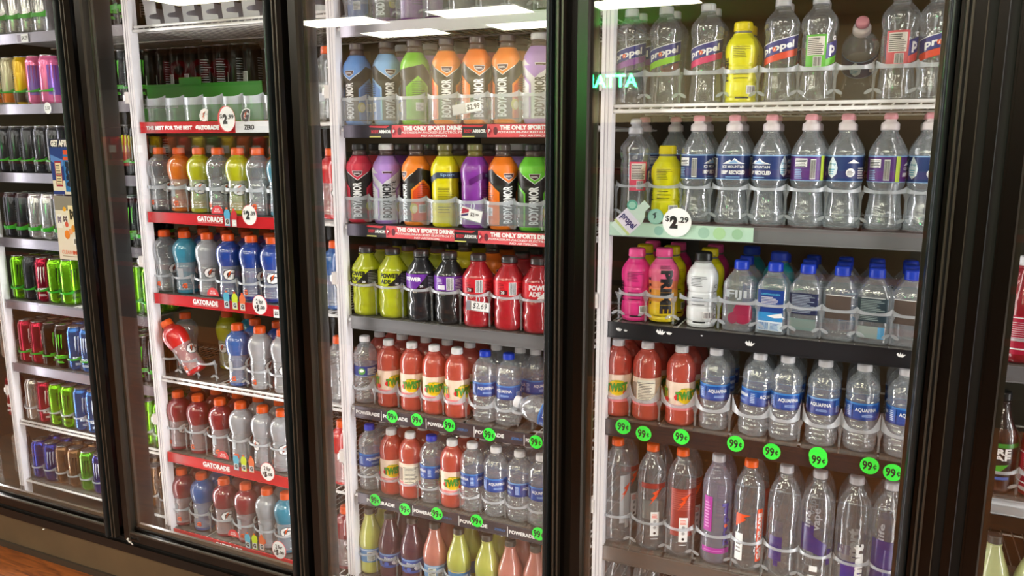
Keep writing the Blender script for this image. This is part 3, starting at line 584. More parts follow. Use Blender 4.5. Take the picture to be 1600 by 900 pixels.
# --- sports drink with wide shoulder --------------------------------------------------------------
WP = [(0,.025),(.003,.0315),(.010,.0335),(.022,.0345),(.030,.0328),(.034,.0342),(.048,.0345),(.056,.0330),(.062,.0340),(.076,.0345),(.084,.0335),(.088,.0322),(.092,.0345),(.094,.0352),(.134,.0352),(.138,.0345)]
WP += smooth([(.140,.0340),(.152,.0275),(.163,.0215),(.170,.0172),(.174,.0155)], 3)+[(.178,.0152)]
WL = [(.094,.0354),(.134,.0354)]
def power(name, c, lc, dc, v=0, op=.8):
    lab = M().lathe(WL, pl(lc, .35), 28, cap0=False, cap1=False, off=.0004); D = pl(dc, .35)
    if v == 0: its = [Pg([(-.012,.094),(.05,.094),(.05,.134),(.024,.134)], D), T('POWER', -.030,.116,.016,.130,D,bold=.05), T('ADE', -.030,.1,-.004,.113,D,bold=.05), lines(.02,.098,.045,.13,7,pl('#a8a8a8',.4),4,.3), T('20', .006,.097,.014,.103,PURE,bold=.03)]
    elif v == 1: its = [R(-.05,.094,.05,.134,D), Pg([(-.05,.094),(-.02,.094),(.008,.134),(-.05,.134)], pl(lc,.35)), T('POWER', -.05,.114,-.008,.126,PURE,bold=.05), lines(.008,.098,.03,.13,8,pl('#c8c8d8',.4),4,.3), T('20', -.012,.098,-.004,.104,PURE)]
    else: its = [R(-.008,.097,.008,.131,PURE), barcode(-.007,.098,.007,.130,INK), R(-.030,.098,-.012,.110,D), T('20',-.026,.1,-.018,.108,PURE), lines(.012,.098,.034,.130,8,D,5,.3), R(-.032,.116,-.014,.130,pl(lc,.35)), lines(-.032,.114,-.014,.13,4,D,5,.3)]
    art(lab, its, wrapf(WL, .0354, .0006), .006)
    bottle(name, WP, liq(c, op), (.179, .0182, .017, see('#a8a8a8', .7, .3, .15, '#3c3c3e')), [('label', lab.build(), 'wide label band')], flute=swirl(4, .03, .01, .084, 120))
power('pow_yellow', '#cfd81c', '#c8d410', '#20201a'); power('pow_black', '#20242c', '#6c2c9c', '#15131a', 1, .7); power('pow_purple', '#2a2a2c', '#6c2c9c', '#e8e0f0', 2, .6); power('pow_red', '#c01a28', '#d42430', '#5a0c14', 2); power('pow_redword', '#c01a28', '#d42430', '#f4f0f0', 0)

# --- lemonade teardrop ----------------------------------------------------------------------------
JP = [(0,.024),(.003,.031),(.010,.0325),(.040,.0320),(.044,.0325),(.082,.0330),(.085,.0340)]
JP += smooth([(.088,.0352),(.105,.0362),(.125,.0335),(.145,.0270),(.165,.0200),(.180,.0155),(.188,.0140)], 4)
JL = [(.040,.0322),(.084,.0332)]
def lemonade(name, c, lc, v=0):
    lab = M().lathe(JL, pl(lc, .4), 28, cap0=False, cap1=False, off=.0006)
    YE = pl('#e8cc20', .4); W = pl('#e8e8dc', .4)
    if v == 0: its = [R(-.105,.078,.105,.082,pl('#b8cce4',.4)), R(-.022,.045,.002,.076,W), lines(-.020,.047,0,.074,7,INK,4), R(.006,.048,.022,.066,W), barcode(.007,.049,.021,.065,INK), Ci(.05,.06,.014,.012,YE)]
    elif v == 1: its = [R(-.105,.078,.105,.083,pl('#7fa4dc',.4)), Pg([(-.03,.05),(.03,.046),(.032,.062),(-.028,.07)],pl('#2a2f5c',.4)), Ci(.012,.056,.010,.007,pl('#e8e4f0',.4)), Ci(-.014,.052,.007,.007,pl('#4f6fd0',.4)), T('Blue',-.02,.066,.004,.075,PURE)]
    else: its = [R(-.105,.080,.105,.083,YE), Ci(-.004,.058,.016,.014,pl('#1a1a1a',.4)), Ci(-.004,.058,.0145,.0125,YE), Pg([(-.016,.054),(.008,.050),(.006,.062),(-.012,.066)],pl('#1a1a1a',.4)), R(.02,.045,.036,.076,pl('#4f7fc0',.4))]
    art(lab, its, wrapf(JL, .0328, .0009), .006)
    bottle(name, JP, liq(c, .85), (.189, .0162, .017, pl('#4a4640', .4)), [('label', lab.build(), 'printed wrap label')])  # cap's dark grey has its shadow painted into the colour
lemonade('lem_yellow', '#c9cc62', '#4f86b8'); lemonade('lem_yellow2', '#c9cc62', '#4f86b8', 2); lemonade('lem_purple', '#5c2c40', '#3f5cae', 1); lemonade('lem_pink', '#d88878', '#6c9cc8', 0); lemonade('lem_simple', '#cdd69a', '#e8dc10', 2)

# --- tall cans ------------------------------------------------------------------------------------
def can(name, c, c2=None, claw=None, txt=None, H=.158, r=.0315, mat=.75, stripe=None, shortlid=False):
    B = pl(c, .2, mat); S = pl('#c8c8cc', .25, .9)
    P = [(0,.023),(.002,.0245),(.007,r-.001),(.011,r),(H-.016,r),(H-.008,r-.003),(H-.003,r-.0065),(H,r-.0062)]
    b = M().lathe(P, B, 28, cap1=False); lid = M().lathe([(0,r-.008),(.0004,r-.0062),(.0022,r-.0056),(.0034,r-.0066),(.0016,r-.009)], S, 28, cap1=False).lathe([(.0012,r-.009),(.0010,.0005)], S, 28, cap0=False, cap1=False)
    lid.lathe([(.0013,.006),(.0022,.006),(.0023,.0012)], pl('#a4a4aa', .3, .9), 14)
    tabm = M().prism([(-.005,-.012),(.005,-.012),(.006,-.004),(.005,.006),(-.005,.006),(-.006,-.004)], .0022, .0030, pl('#d4d4d8', .25, .9) if c != '#101312' else pl('#4cb828', .3, .6))
    pr = M(); its = []
    if stripe: its.append(R(-.09, H*.05, .09, H*.28, pl(stripe, .3, .4)))
    if c2: its += [R(-.018, .03, .03, H-.03, pl(c2, .3, .4))]
    if claw:
        C = pl(claw, .35)
        for k, u in enumerate((-.012, 0, .012)): its.append(Pg([(u*.8-.001,H*(.46-.05*(k % 2))),(u*.8+.001,H*.56),(u*.8+.0002,H*.6),(u*.8+.0022,H*.72),(u*.8+.0034,H*.82),(u*.8-.0018,H*.8),(u*.8-.0012,H*.7),(u*.8-.0026,H*.62)], C))
    if txt: its += [T(txt, -.022, H*.25, .022, H*.33, pl(claw or '#e8e8e8', .4), bold=.05), lines(-.015,H*.14,.015,H*.2,2,pl(claw or '#d8d8d8',.4),3)]
    its += [R(.055,.03,.078,.07,PURE), barcode(.057,.032,.076,.068,INK), lines(-.085,.04,-.05,.12,10,pl('#c0c0c4',.4),5,.25)]
    art(pr, its, wrapf(P, r, .0005), .006, [H-.016, H-.008, .011])
    KIND[name] = ([('can_body', b.build(), None)], [('lid', lid.build(), (0,0,H)), ('pull_tab', tabm.build(), None)], [('printing', pr.build(), None)])
can('can_black', '#101312', claw='#5cd02c', txt='MONSTER'); can('can_white', '#d2d2d8', claw='#8c8c94', txt='ULTRA'); can('can_silver', '#4a4b52', claw='#1a1a1c', txt='LO-CARB'); can('can_tan', '#c8bfa0', claw='#3a3228', txt='JAVA', mat=.2, stripe='#d87a28'); can('can_yellow', '#e0b410', claw='#4a3a10', mat=.2, stripe='#4a3a30')
can('can_pink', '#e070a0', claw='#8c2050', mat=.3, c2='#7f5ab0'); can('can_lime', '#7cc41c', claw='#14200c', txt='MONSTER'); can('can_crimson', '#a81c3c', claw='#e8e8e8', txt='MONSTER'); can('can_blue', '#2c68b0', claw='#dfe8f4', txt='REIGN'); can('can_plum', '#6a2c4c', claw='#d8d8d8')
can('can_short_blue', '#2c3c9c', claw='#c8ccd8', H=.148); can('can_short_bronze', '#8a6a4c', claw='#2c2018', H=.148); can('can_short_green', '#6cc038', claw='#103010', H=.148); can('can_bare', '#b8b4b0', claw='#8c8884')
can('can_darkred', '#3a1416', claw='#c8202c'); can('can_glow', '#14100c', claw='#c8d410', c2='#8c1c14')
# tea bottle and red juice bottle of the far right bay
EP = [(0,.027),(.004,.034),(.012,.036),(.110,.036),(.130,.034),(.150,.026),(.170,.0185),(.200,.015)]
lab = M().lathe([(.03,.0365),(.115,.0365)], pl('#1c1c1c', .4), 28, cap0=False, cap1=False)
art(lab, [R(-.11,.104,.11,.113,pl('#2f8c2c',.4)), T('PURE',-.03,.088,.03,.102,PURE,bold=.04), T('LEAF',-.03,.076,.03,.087,PURE,bold=.03), Pg([(-.02,.05),(.0,.064),(.028,.068),(.012,.052)],pl('#3fa82c',.4)), Pg([(-.026,.048),(-.03,.062),(-.014,.06)],pl('#3fa82c',.4)), R(-.03,.034,.03,.04,pl('#3c66b8',.4))], wrapf([(0,.0366),(.2,.0366)],.0366,.0006), .006)
bottle('tea', EP, liq('#2a1008', .9), (.2, .0165, .018, CAPK), [('label', lab.build(), 'black label with green leaf')], flute=lambda z, a: .03*cos(6*a) if .118 < z < .16 else 0)
lab = M().lathe([(.02,.0365),(.10,.0365)], pl('#b8183c', .4), 28, cap0=False, cap1=False)
art(lab, [lines(-.03,.05,.03,.09,9,PURE,3,.2), R(-.11,.03,.11,.033,PURE), R(-.11,.095,.11,.097,PURE)], wrapf([(0,.0366),(.2,.0366)],.0366,.0006), .006)
bottle('cherry', EP, liq('#a00c20', .9), (.2, .0165, .018, CAPW), [('label', lab.build(), 'crimson label')])

TYPE = {k: ('energy_drink_can' if k.startswith('can_') else 'water_bottle' if k[:4] in ('aqua','spri','ice0','ice1','ice2','fiji','smar') else 'flavored_water_bottle' if k.startswith(('prop','gwat')) else 'lemonade_bottle' if k.startswith('lem') else 'juice_bottle' if k.startswith(('twist','cherry')) else 'tea_bottle' if k == 'tea' else 'sports_drink_bottle') for k in KIND}
DIA = {k: max(max(abs(v.co.x) for v in me.vertices) for n_, me, _ in KIND[k][0])*2*WSC(k) for k in KIND}
# ------------------------------------------------------------------ shelves, lane organisers and the drinks on them
YS, YR = .18, .226
FAS = {}; CUR = []
ORD = ['first','second','third','fourth','fifth','sixth','seventh','eighth','ninth','tenth','eleventh','twelfth']
RED = pl('#c8242c', .25); RED2 = pl('#e05a62', .3); SILV = pl('#a9a5b2', .28, .7); SMOKE = pl('#7c7b7e', .33, .25); DARKF = pl('#29282b', .25, .1); BRNZ = pl('#6a625c', .3, .3); STK = pl('#2ee04c', .5, emit=0); RODM = pl('#dedcda', .35)
def shelf(x0, x1, z, txt, fascia=None, h=.033, extra=None, wire=False, depth=.56, cut=0):
    t = thing('cooler_shelf', txt, 'shelf', (x0, YS, z)); W = x1-x0; CUR[:] = [t, x0, z, min(.30, depth-.05)]
    q = M(); n = int(W/.026)
    for i in range(n+1): x = .012+(W-.024)*i/n; q.tube([(x, .004, -.007), (x, depth, -.007)], .0017, RODM, 6)
    for y in (.05, .28, depth-.01): q.tube([(.0, y, -.0115), (W, y, -.0115)], .0028, RODM, 6)
    obj('wire_deck', q.build(), t)
    q = M().tube([(-.01, .002, -.012), (W+.004, .002, -.012)], .0045, RODM, 10)
    if wire:
        q.tube([(0, .004, .0), (W, .004, .0)], .004, RODM, 10)
        for i in range(n+1): x = .012+(W-.024)*i/n; q.tube([(x, .003, -.012), (x+.004, .006, 0)], .0018, RODM, 6)
    obj('front_rod', q.build(), t)
    if fascia:
        q = M(); q.prism([(0,-.0045),(W-cut,-.0045),(W-cut,-.0020),(0,-.0020)], -h, 0, fascia)
        q.box(0, -.0065, -h, W-cut, -.0045, -h+.0022, fascia); q.box(0, -.0060, -.002, W-cut, -.0045, 0, fascia)
        FAS[t.name] = obj('shelf_fascia', q.build(), t)
    return t
def fas(t): return FAS.get(t.name, t)
TRAY = see('#d8d6d2', .42, .3, .25, '#8c8880')
def organizer(xs, z, txt, ring_h=.07, band=.006, m=MILKY, r=.036, feet=True, y=YR, tall=0, wide=None, rise=.010, bul=.020):
    t = thing('bottle_organizer', txt, 'bottle organizer', (xs[0], y, z))
    for i, x in enumerate(xs):
        w = wide or ((xs[1]-xs[0]) if i == 0 and len(xs) > 1 else (xs[i]-xs[i-1]) if i else .074)
        w = min(max(w, .066), .092); q = M(); n = 12; yf = lambda a: -(r+.0045)+bul*(a/(w/2))**2
        pts = [(-w/2+w*k/n) for k in range(n+1)]; vs = []
        for a in pts:
            yy = yf(a); g_ = abs(a)/(w/2); h1 = ring_h+band+rise*g_**4; h0 = ring_h+rise*.2*g_**4; vs += [(a, yy-.0012, h0), (a, yy+.0012, h0), (a, yy+.0012, h1), (a, yy-.0012, h1)]
        fs = []
        for k in range(n):
            for j in range(4): fs.append((k*4+j, (k+1)*4+j, (k+1)*4+(j+1) % 4, k*4+(j+1) % 4))
        fs += [(0,1,2,3), (n*4+3, n*4+2, n*4+1, n*4)]; q.add(vs, fs, m)
        for s in ((-1, 1) if i == 0 else (1,)):
            xx = s*w/2; yy = yf(xx)
            q.add([(xx-.009,yy-.002,ring_h+band),(xx+.009,yy-.002,ring_h+band),(xx+.0020,yy-.0005,ring_h-.014),(xx+.0018,yy,.004),(xx-.0018,yy,.004),(xx-.0020,yy-.0005,ring_h-.014),
                   (xx-.009,yy+.001,ring_h+band),(xx+.009,yy+.001,ring_h+band),(xx+.0028,yy+.0015,ring_h-.014),(xx+.0026,yy+.002,.004),(xx-.0026,yy+.002,.004),(xx-.0028,yy+.0015,ring_h-.014)],
                  [(5,2,1,0),(4,3,2,5),(6,7,8,11),(11,8,9,10),(0,1,7,6),(1,2,8,7),(2,3,9,8),(3,4,10,9),(4,5,11,10),(5,0,6,11)], MILKY2)
            if feet:
                for g in (-1, 1):
                    P2 = [(xx+g*(.009+.0085*cos(2*pi*k/12)), yy-.003-.004*(1 if g > 0 else .6), .022+.0042*sin(2*pi*k/12)-.004*cos(2*pi*k/12)) for k in range(12)]
                    q.add(P2+[(a, b+.002, c) for a, b, c in P2], [tuple(range(12))[::-1], tuple(range(12, 24))]+[(k, (k+1) % 12, 12+(k+1) % 12, 12+k) for k in range(12)], m)
        if tall:   # see-through cup wall below the ring
            vs = []
            for a in pts: yy = yf(a)+.0005; vs += [(a, yy, .004 if abs(a) > w*.36 else tall), (a, yy, ring_h)]
            q.add(vs, [(2*k, 2*k+2, 2*k+3, 2*k+1) for k in range(n)], MILKY2, True)
        obj('lane_ring', q.build(), t, loc=(x-xs[0], 0, 0))
        obj('lane_floor', M().box(-w/2+.001, -.040, -.0048, w/2-.001, CUR[3], -.0008, TRAY).build(), CUR[0], loc=(x-CUR[1], y-YS, z-CUR[2]))
    return t
def face(X, Y, off): d = CAM-Vector((X, Y, 0)); return atan2(d.x, -d.y)+radians(off)
def fill(items, z, desc, where, group, rows=2, back=None, y=YR, catf=None, pitch=None, lift=0):
    """items = (kind, px, py of cap, turn[, tilt][, no back]); the world place comes from the sight line meeting the row's plane"""
    xs = []
    for i, it in enumerate(items):
        k, px, py, off = it[:4]; X = at(px, py, y).x if py is not None else px; xs.append(X)
        opt = it[4] if len(it) > 4 else {}
        dk = opt.get('desc') or desc(k); w = '%s, %s from left, front row, %s' % (dk, ORD[i], where)
        tl = opt.get('tilt'); dz = opt.get('dz', 0)
        o = place(k, X+opt.get('dx', 0), y+opt.get('dy', 0), z+dz+.0005, w, CAT(k), group, face(X, y, off), None)
        if tl: o.rotation_euler = (Matrix.Rotation(radians(tl[1]), 4, 'Y') @ Matrix.Rotation(radians(tl[0]), 4, 'X')).to_euler()
        for rr in range(1, opt.get('rows', rows)):
            bk = (back[i] if back and i < len(back) else k)
            if bk is None: continue
            if isinstance(bk, tuple): bk = bk[min(rr-1, len(bk)-1)]
            p = pitch or max(DIA[k], DIA[bk])+.003
            X2 = X+rnd.uniform(-.002, .002)*(rr < 3)
            place(bk, X2, y+p*rr, z+.0005, '%s, %s lane from left, %s row, %s' % (desc(bk), ORD[i], ORD[rr], where), CAT(bk), group, face(X, y, rnd.choice((-70, -20, 35, 90, 150))), None)
    return xs
def CAT(k): return 'can' if k.startswith('can_') else 'bottle'
DESC = {'gat_clear':'clear drink with orange cap','gat_orange':'orange drink with orange cap','gat_yellow':'yellow-green drink with orange cap','gat_lblue':'light blue drink with orange cap','gat_blue':'dark blue drink with orange cap','gat_red':'dark red drink with orange cap','gat_bright':'bright red drink with orange cap','gat_teal':'teal drink with orange cap','gat_midblue':'blue drink with orange cap','gat_white':'cloudy white drink with orange cap',
'aqua':'clear water bottle, white cap','aqua_blue':'clear water bottle, blue cap','aqua_pale':'water bottle, white cap, navy label','spring':'clear water bottle, thin navy label','twist':'pink lemonade bottle, yellow fruit label','twist_back':'pink drink bottle showing back label',
'ice0':'mountain-label water bottle, pink cap','ice1':'droplet-label water bottle, pink cap','ice2':'purple-label water bottle, pink cap','prop_purple':'clear bottle, navy and purple label','prop_pink':'clear bottle, navy and pink label','prop_red':'clear bottle, navy and red label','prop_green':'clear bottle with green back label','prop_redback':'clear bottle with red back label','prop_lime':'clear bottle, navy and lime label','prop_sport':'clear sport-cap bottle, pink label',
'prime_yellow':'bright yellow sleeved bottle','prime_pink':'hot pink sleeved bottle','prime_white':'white sleeved bottle, black cap','prime_fade':'pink-to-yellow bottle, upright black lettering','prime_teal':'teal sleeved bottle, blue cap','prime_amber':'dull yellow sleeved bottle',
'fiji0':'square water bottle, flower print','fiji1':'square water bottle, deep blue label','fiji2':'square water bottle, dark back label','fiji3':'square water bottle, plain side','fiji4':'square water bottle, grey text side',
'gwater_frost':'tall orange-capped bottle, frosted panel','gwater':'tall orange-capped bottle, orange bolt','gwater_red':'tall orange-capped bottle, red print','gwater_word':'tall orange-capped bottle, orange strip','prop_litre':'tall bottle with magenta panels','smart_sport':'shorter water bottle, small violet print','smart_back':'tall water bottle, violet print','smart_word':'tall water bottle, white upright lettering','smart_pale':'tall water bottle, pale violet print',
'arm_blue':'blue and black sleeved bottle','arm_lblue':'light blue and black sleeved bottle','arm_green':'green fruit-printed sleeved bottle','arm_orange':'orange and black sleeved bottle','arm_orange2':'bright orange and black sleeved bottle','arm_lyte':'white and lilac sleeved bottle','arm_red':'red and black sleeved bottle','arm_yellow':'yellow sleeved bottle','arm_purple':'purple and black sleeved bottle','arm_lime':'lime green and black sleeved bottle','arm_plain':'all yellow sleeved bottle','arm_grape':'purple wrapped bottle',
'pow_yellow':'yellow drink, lime label','pow_black':'dark drink, purple and black label','pow_purple':'dark drink, purple barcode label','pow_red':'red drink, red barcode label','pow_redword':'red drink, red wordmark label','lem_yellow':'yellow lemonade bottle, blue label','lem_yellow2':'yellow lemonade bottle, lemon label','lem_purple':'dark purple lemonade bottle','lem_pink':'pink lemonade bottle','lem_simple':'pale lemonade bottle, yellow label','tea':'dark tea bottle, green leaf label','cherry':'crimson drink bottle, white cap'}
def desc(k):
    if k.startswith('can_'): return {'can_black':'black can','can_white':'white can','can_silver':'silver can','can_tan':'tan can','can_yellow':'yellow can','can_pink':'pink can','can_lime':'lime green can','can_crimson':'crimson can','can_blue':'blue can','can_plum':'plum can','can_short_blue':'short blue can','can_short_bronze':'short bronze can','can_short_green':'short green can','can_bare':'pale grey can','can_darkred':'dark red can','can_glow':'black can with yellow claw mark'}[k]
    return DESC[k]

# ===== bay behind the water door
A3, B3 = 1.080, 1.838
D3 = 'water door'
s = shelf(A3, B3, 1.524, 'white wire shelf, uppermost shelf behind the water door', wire=True)
W_ = 'top shelf, '+D3
xs = fill([('prop_purple',988,13,-8),('prop_lime',1042,11,0),('prop_pink',1108,-2,-8),('prime_yellow',1163,20,10),('prop_red',1225,-3,-6),('prop_green',1284,-2,4),('ice1',1341,45,30,{'tilt':(55,3),'dz':.028,'dy':.205,'rows':1,'desc':'tipped water bottle facing out'}),('prop_redback',1411,-3,4),('prop_red',1472,-3,20)],
     1.524, desc, W_, 'bottles on the top shelf of the water door', 2, ['prop_purple','prop_redback','prop_pink','prime_amber','prop_red','prop_green',None,'prop_redback','prop_red'])
organizer(xs, 1.524, 'clear plastic lane organizer on the top wire shelf', .066, .008)
fx = lambda px, py, z0=0: at(px, py, YS-.005)
def U(px, py, x0, z): p = at(px, py, YS-.005); return p.x-x0, p.z-z
# shelf 2
z = 1.255; t = shelf(A3, B3, z, 'shelf with pale green promo strip and round price, water door', SMOKE, .036)
its = [R(.0, -.034, .335, -.002, pl('#b8d8c4', .4))]
its += [Ci(x, -.018, r_, r_, pl(c, .35), 20) for x, r_, c in ((.12,.011,'#8fbcae'),(.155,.008,'#a4c8bc'),(.225,.013,'#9cc0ac'),(.26,.014,'#a8cf9c'),(.30,.012,'#9cc4a0'),(.18,.006,'#84b0a4'))]
obj('promo_strip', art(M(), its, lambda u, v, d: (u, -.0068-d, v)).build(), t, 'pale green strip with bubbles')
# promo board standing on the strip: a tipped bottle picture and bubbles
c, s_ = cos(radians(-46)), sin(radians(-46))
def rotp(pts, ox, oz): return [(ox+x*c-y*s_, max(-.0345, oz+.008+x*s_+y*c)) for x, y in pts]
GRNW = pl('#cfe6da', .35); its = [Pg(rotp([(-.022,-.05),(.022,-.05),(.025,-.02),(.025,.012),(.018,.026),(.010,.034),(.010,.05),(-.010,.05),(-.010,.034),(-.018,.026),(-.025,.012),(-.025,-.02)], .055, .002), GRNW),
       Ci(.055,.040,.013,.012,pl('#5fae98',.4)), Ci(.055,.040,.009,.008,pl('#9fd6c0',.4)), Ci(.112,.015,.0185,.018,pl('#7fb8a8',.4)), Ci(.112,.015,.016,.0155,pl('#94c4b4',.4)),
       Pg(rotp([(-.0255,-.03),(.0255,-.03),(.0255,.006),(-.0255,.006)], .055, .002), pl('#e4e0f0',.4)), Pg(rotp([(-.0255,-.036),(.0255,-.036),(.0255,-.030),(-.0255,-.030)], .055, .002), pl('#c4d48c',.4))]
vs, fs, mm_ = T('propel', -.021, -.024, .021, -.001, pl('#2b2a6c',.4), bold=.04); its.append((rotp(vs, .055, .002), fs, mm_))
its += [Pg([(.108,.008),(.114,.014),(.112,.022),(.116,.026),(.110,.024),(.104,.02),(.109,.017)], pl('#3a4a48',.4))]
pb = M(); 
for sh in (its[0], its[1], its[3]):
    vv = sh[0]; n = len(vv); pb.add([(x,-.0085,y) for x, y in vv]+[(x,-.0070,y) for x, y in vv], [tuple(range(n)), tuple(range(n, 2*n))[::-1]]+[(i, n+i, n+(i+1) % n, (i+1) % n) for i in range(n)], sh[2])
art(pb, its, lambda u, v, d: (u, -.0086-d, v)); obj('promo_board', pb.build(), t, 'cut-out of a tipped pale green bottle with bubbles')
def disc(t, name, px, py, x0, z, rx, ry, col, items, label, y=-.0105, thick=.0008):
    u, v = U(px, py, x0, z); q = M(); P = Ci(0, 0, rx, ry, col, 32)[0]; n = 32
    q.add([(a,-thick,b) for a, b in P]+[(a,0,b) for a, b in P], [tuple(range(n)), tuple(range(n, 2*n))[::-1]]+[(i, n+i, n+(i+1) % n, (i+1) % n) for i in range(n)], col)
    art(q, items, lambda a, b, d: (a, -thick-d, b)); return obj(name, q.build(), fas(t), label, (u, y, v))
def price(d, c_, w=1, two=None):
    """dollar sign, big digit, cents"""
    a = [T('$', -.0155*w, .000, -.0100*w, .0085, INK, bold=.02), T(d, -.0095*w, -.0085, .0012*w, .0085, INK, bold=.08), T('.'+c_, .002*w, -.0005, .0155*w, .0075, INK, bold=.03)]
    return a
disc(t, 'price_disc', 1058.5, 347, A3, z, .0335, .0335, PURE, [(([(x*1.75, y*1.75) for x, y in vs_]), f_, m_) for vs_, f_, m_ in price('2', '29')], 'round white price disc')
W_ = 'second shelf, '+D3
xs = fill([('prop_sport',994,194,25),('prime_yellow',1044,220,0),('ice0',1093,181,62),('ice0',1149,180,0),('ice0',1207,180,-35),('ice2',1269,180,0),('ice1',1326,179,0),('ice2',1393,178,-12),('ice1',1458,177,-12)],
     z, desc, W_, 'bottles on the second shelf of the water door', 2, ['ice0','ice2','ice0','ice0','ice1','ice2','ice1','ice0','ice1'])
organizer(xs, z, 'white scalloped lane organizer round the mountain-label water bottles', .080, .006)
# shelf 3
z = 1.008; t = shelf(A3, B3, z, 'shelf with black fascia and torn white scraps, water door', DARKF, .040)
for px, py, sz in ((1033,518,.012),(1046,520,.007),(968,514,.008),(1172,536,.011),(978,516,.005),(1097,524,.003),(1408,554,.009)):
    u, v = U(px, py, A3, z); r_ = random.Random(px); P = [(-sz, .0), (-sz*.5, -sz*.55), (sz*.4, -sz*.6), (sz, .1*sz), (sz*.7, sz*.1), (sz*.45, -sz*.1), (sz*.3, sz*.5), (.1*sz, -.05*sz), (-.2*sz, sz*.6), (-.35*sz, 0), (-.7*sz, sz*.45)]
    q = M(); n = len(P); q.add([(a,-.0004,b) for a, b in P], [tuple(range(n))], PURE); obj('label_scrap', q.build(), fas(t), 'torn white paper scrap', (u, -.0068, v))
W_ = 'third shelf, '+D3
xs = fill([('prime_pink',996,387,5),('prime_fade',1039,376,10,{'dz':.004}),('prime_white',1100,392,-5),('fiji0',1160,402,-12),('fiji1',1213,406,-14),('fiji2',1264,408,-8),('fiji3',1318,412,-6),('fiji4',1372,417,-8),('fiji3',1428,420,-8)],
     z, desc, W_, 'bottles on the third shelf of the water door', 3, [('prime_yellow','prime_pink'),('prime_yellow','prime_pink'),('prime_yellow','prime_pink'),('fiji1','prime_teal'),('prime_teal','fiji1'),'fiji3','fiji1','fiji4','fiji1'], pitch=.077)
organizer(xs, z, 'white lane organizer on the black-fronted shelf, water door', .066, .006, r=.037, bul=.008)
# shelf 4
def dots(t, pts, x0, z, r=.0215):
    for px, py in pts:
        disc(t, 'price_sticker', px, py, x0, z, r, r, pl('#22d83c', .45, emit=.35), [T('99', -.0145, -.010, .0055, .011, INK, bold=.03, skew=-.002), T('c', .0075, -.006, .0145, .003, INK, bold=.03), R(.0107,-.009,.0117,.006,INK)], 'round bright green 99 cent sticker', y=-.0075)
z = .756; t = shelf(A3, B3, z, 'shelf under the white-capped waters with eight green stickers', DARKF, .042)
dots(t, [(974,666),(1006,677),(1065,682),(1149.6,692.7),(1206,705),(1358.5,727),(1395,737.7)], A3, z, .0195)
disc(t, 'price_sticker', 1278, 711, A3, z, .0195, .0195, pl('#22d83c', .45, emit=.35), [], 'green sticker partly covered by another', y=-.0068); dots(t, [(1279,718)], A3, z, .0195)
W_ = 'fourth shelf, '+D3
xs = fill([('twist',967,526,-5),('twist_back',1013,530,0),('twist',1066,537,25),('aqua',1120,542,20),('aqua',1182,548,60,{'tilt':(0,3)}),('aqua',1232,553,20),('aqua_pale',1291,562,0),('aqua',1352,569,25),('aqua',1418,576,35)],
     z, desc, W_, 'bottles on the fourth shelf of the water door', 3, [('twist','twist_back'),'twist','twist','aqua','aqua_pale','aqua','aqua','aqua_pale','aqua'])
organizer(xs, z, 'milky cup-shaped lane organizer round the white-capped waters', .050, .007, MILKY, feet=False, rise=.040)
# shelf 5
z = .411; t = shelf(A3, B3, z, 'brown metallic fronted shelf under the tall litre bottles', BRNZ, .040)
W_ = 'fifth shelf, '+D3
xs = fill([('gwater_frost',966,679,20),('gwater',1021,689,10),('gwater_red',1068,695,8),('prop_litre',1124,708,4),('gwater_word',1175,713,6),('smart_sport',1229,742,-10),('smart_back',1283,732,0),('smart_word',1340,741,0),('smart_pale',1395,751,0)],
     z, desc, W_, 'bottles on the fifth shelf of the water door', 2, ['gwater','gwater_red','gwater_red','prop_litre','gwater_red','smart_sport','smart_back','smart_word','smart_pale'])
organizer(xs, z, 'white lane organizer round the tall litre bottles', .078, .006, r=.039)
z = .12; t = shelf(A3, B3, z, 'lowest shelf of the water door, under the frame edge', BRNZ, .036)
fill([('gwater',965,877,0),('gwater_red',1010,895,0)], z, desc, 'bottom shelf, '+D3, 'bottles on the bottom shelf of the water door', 1)

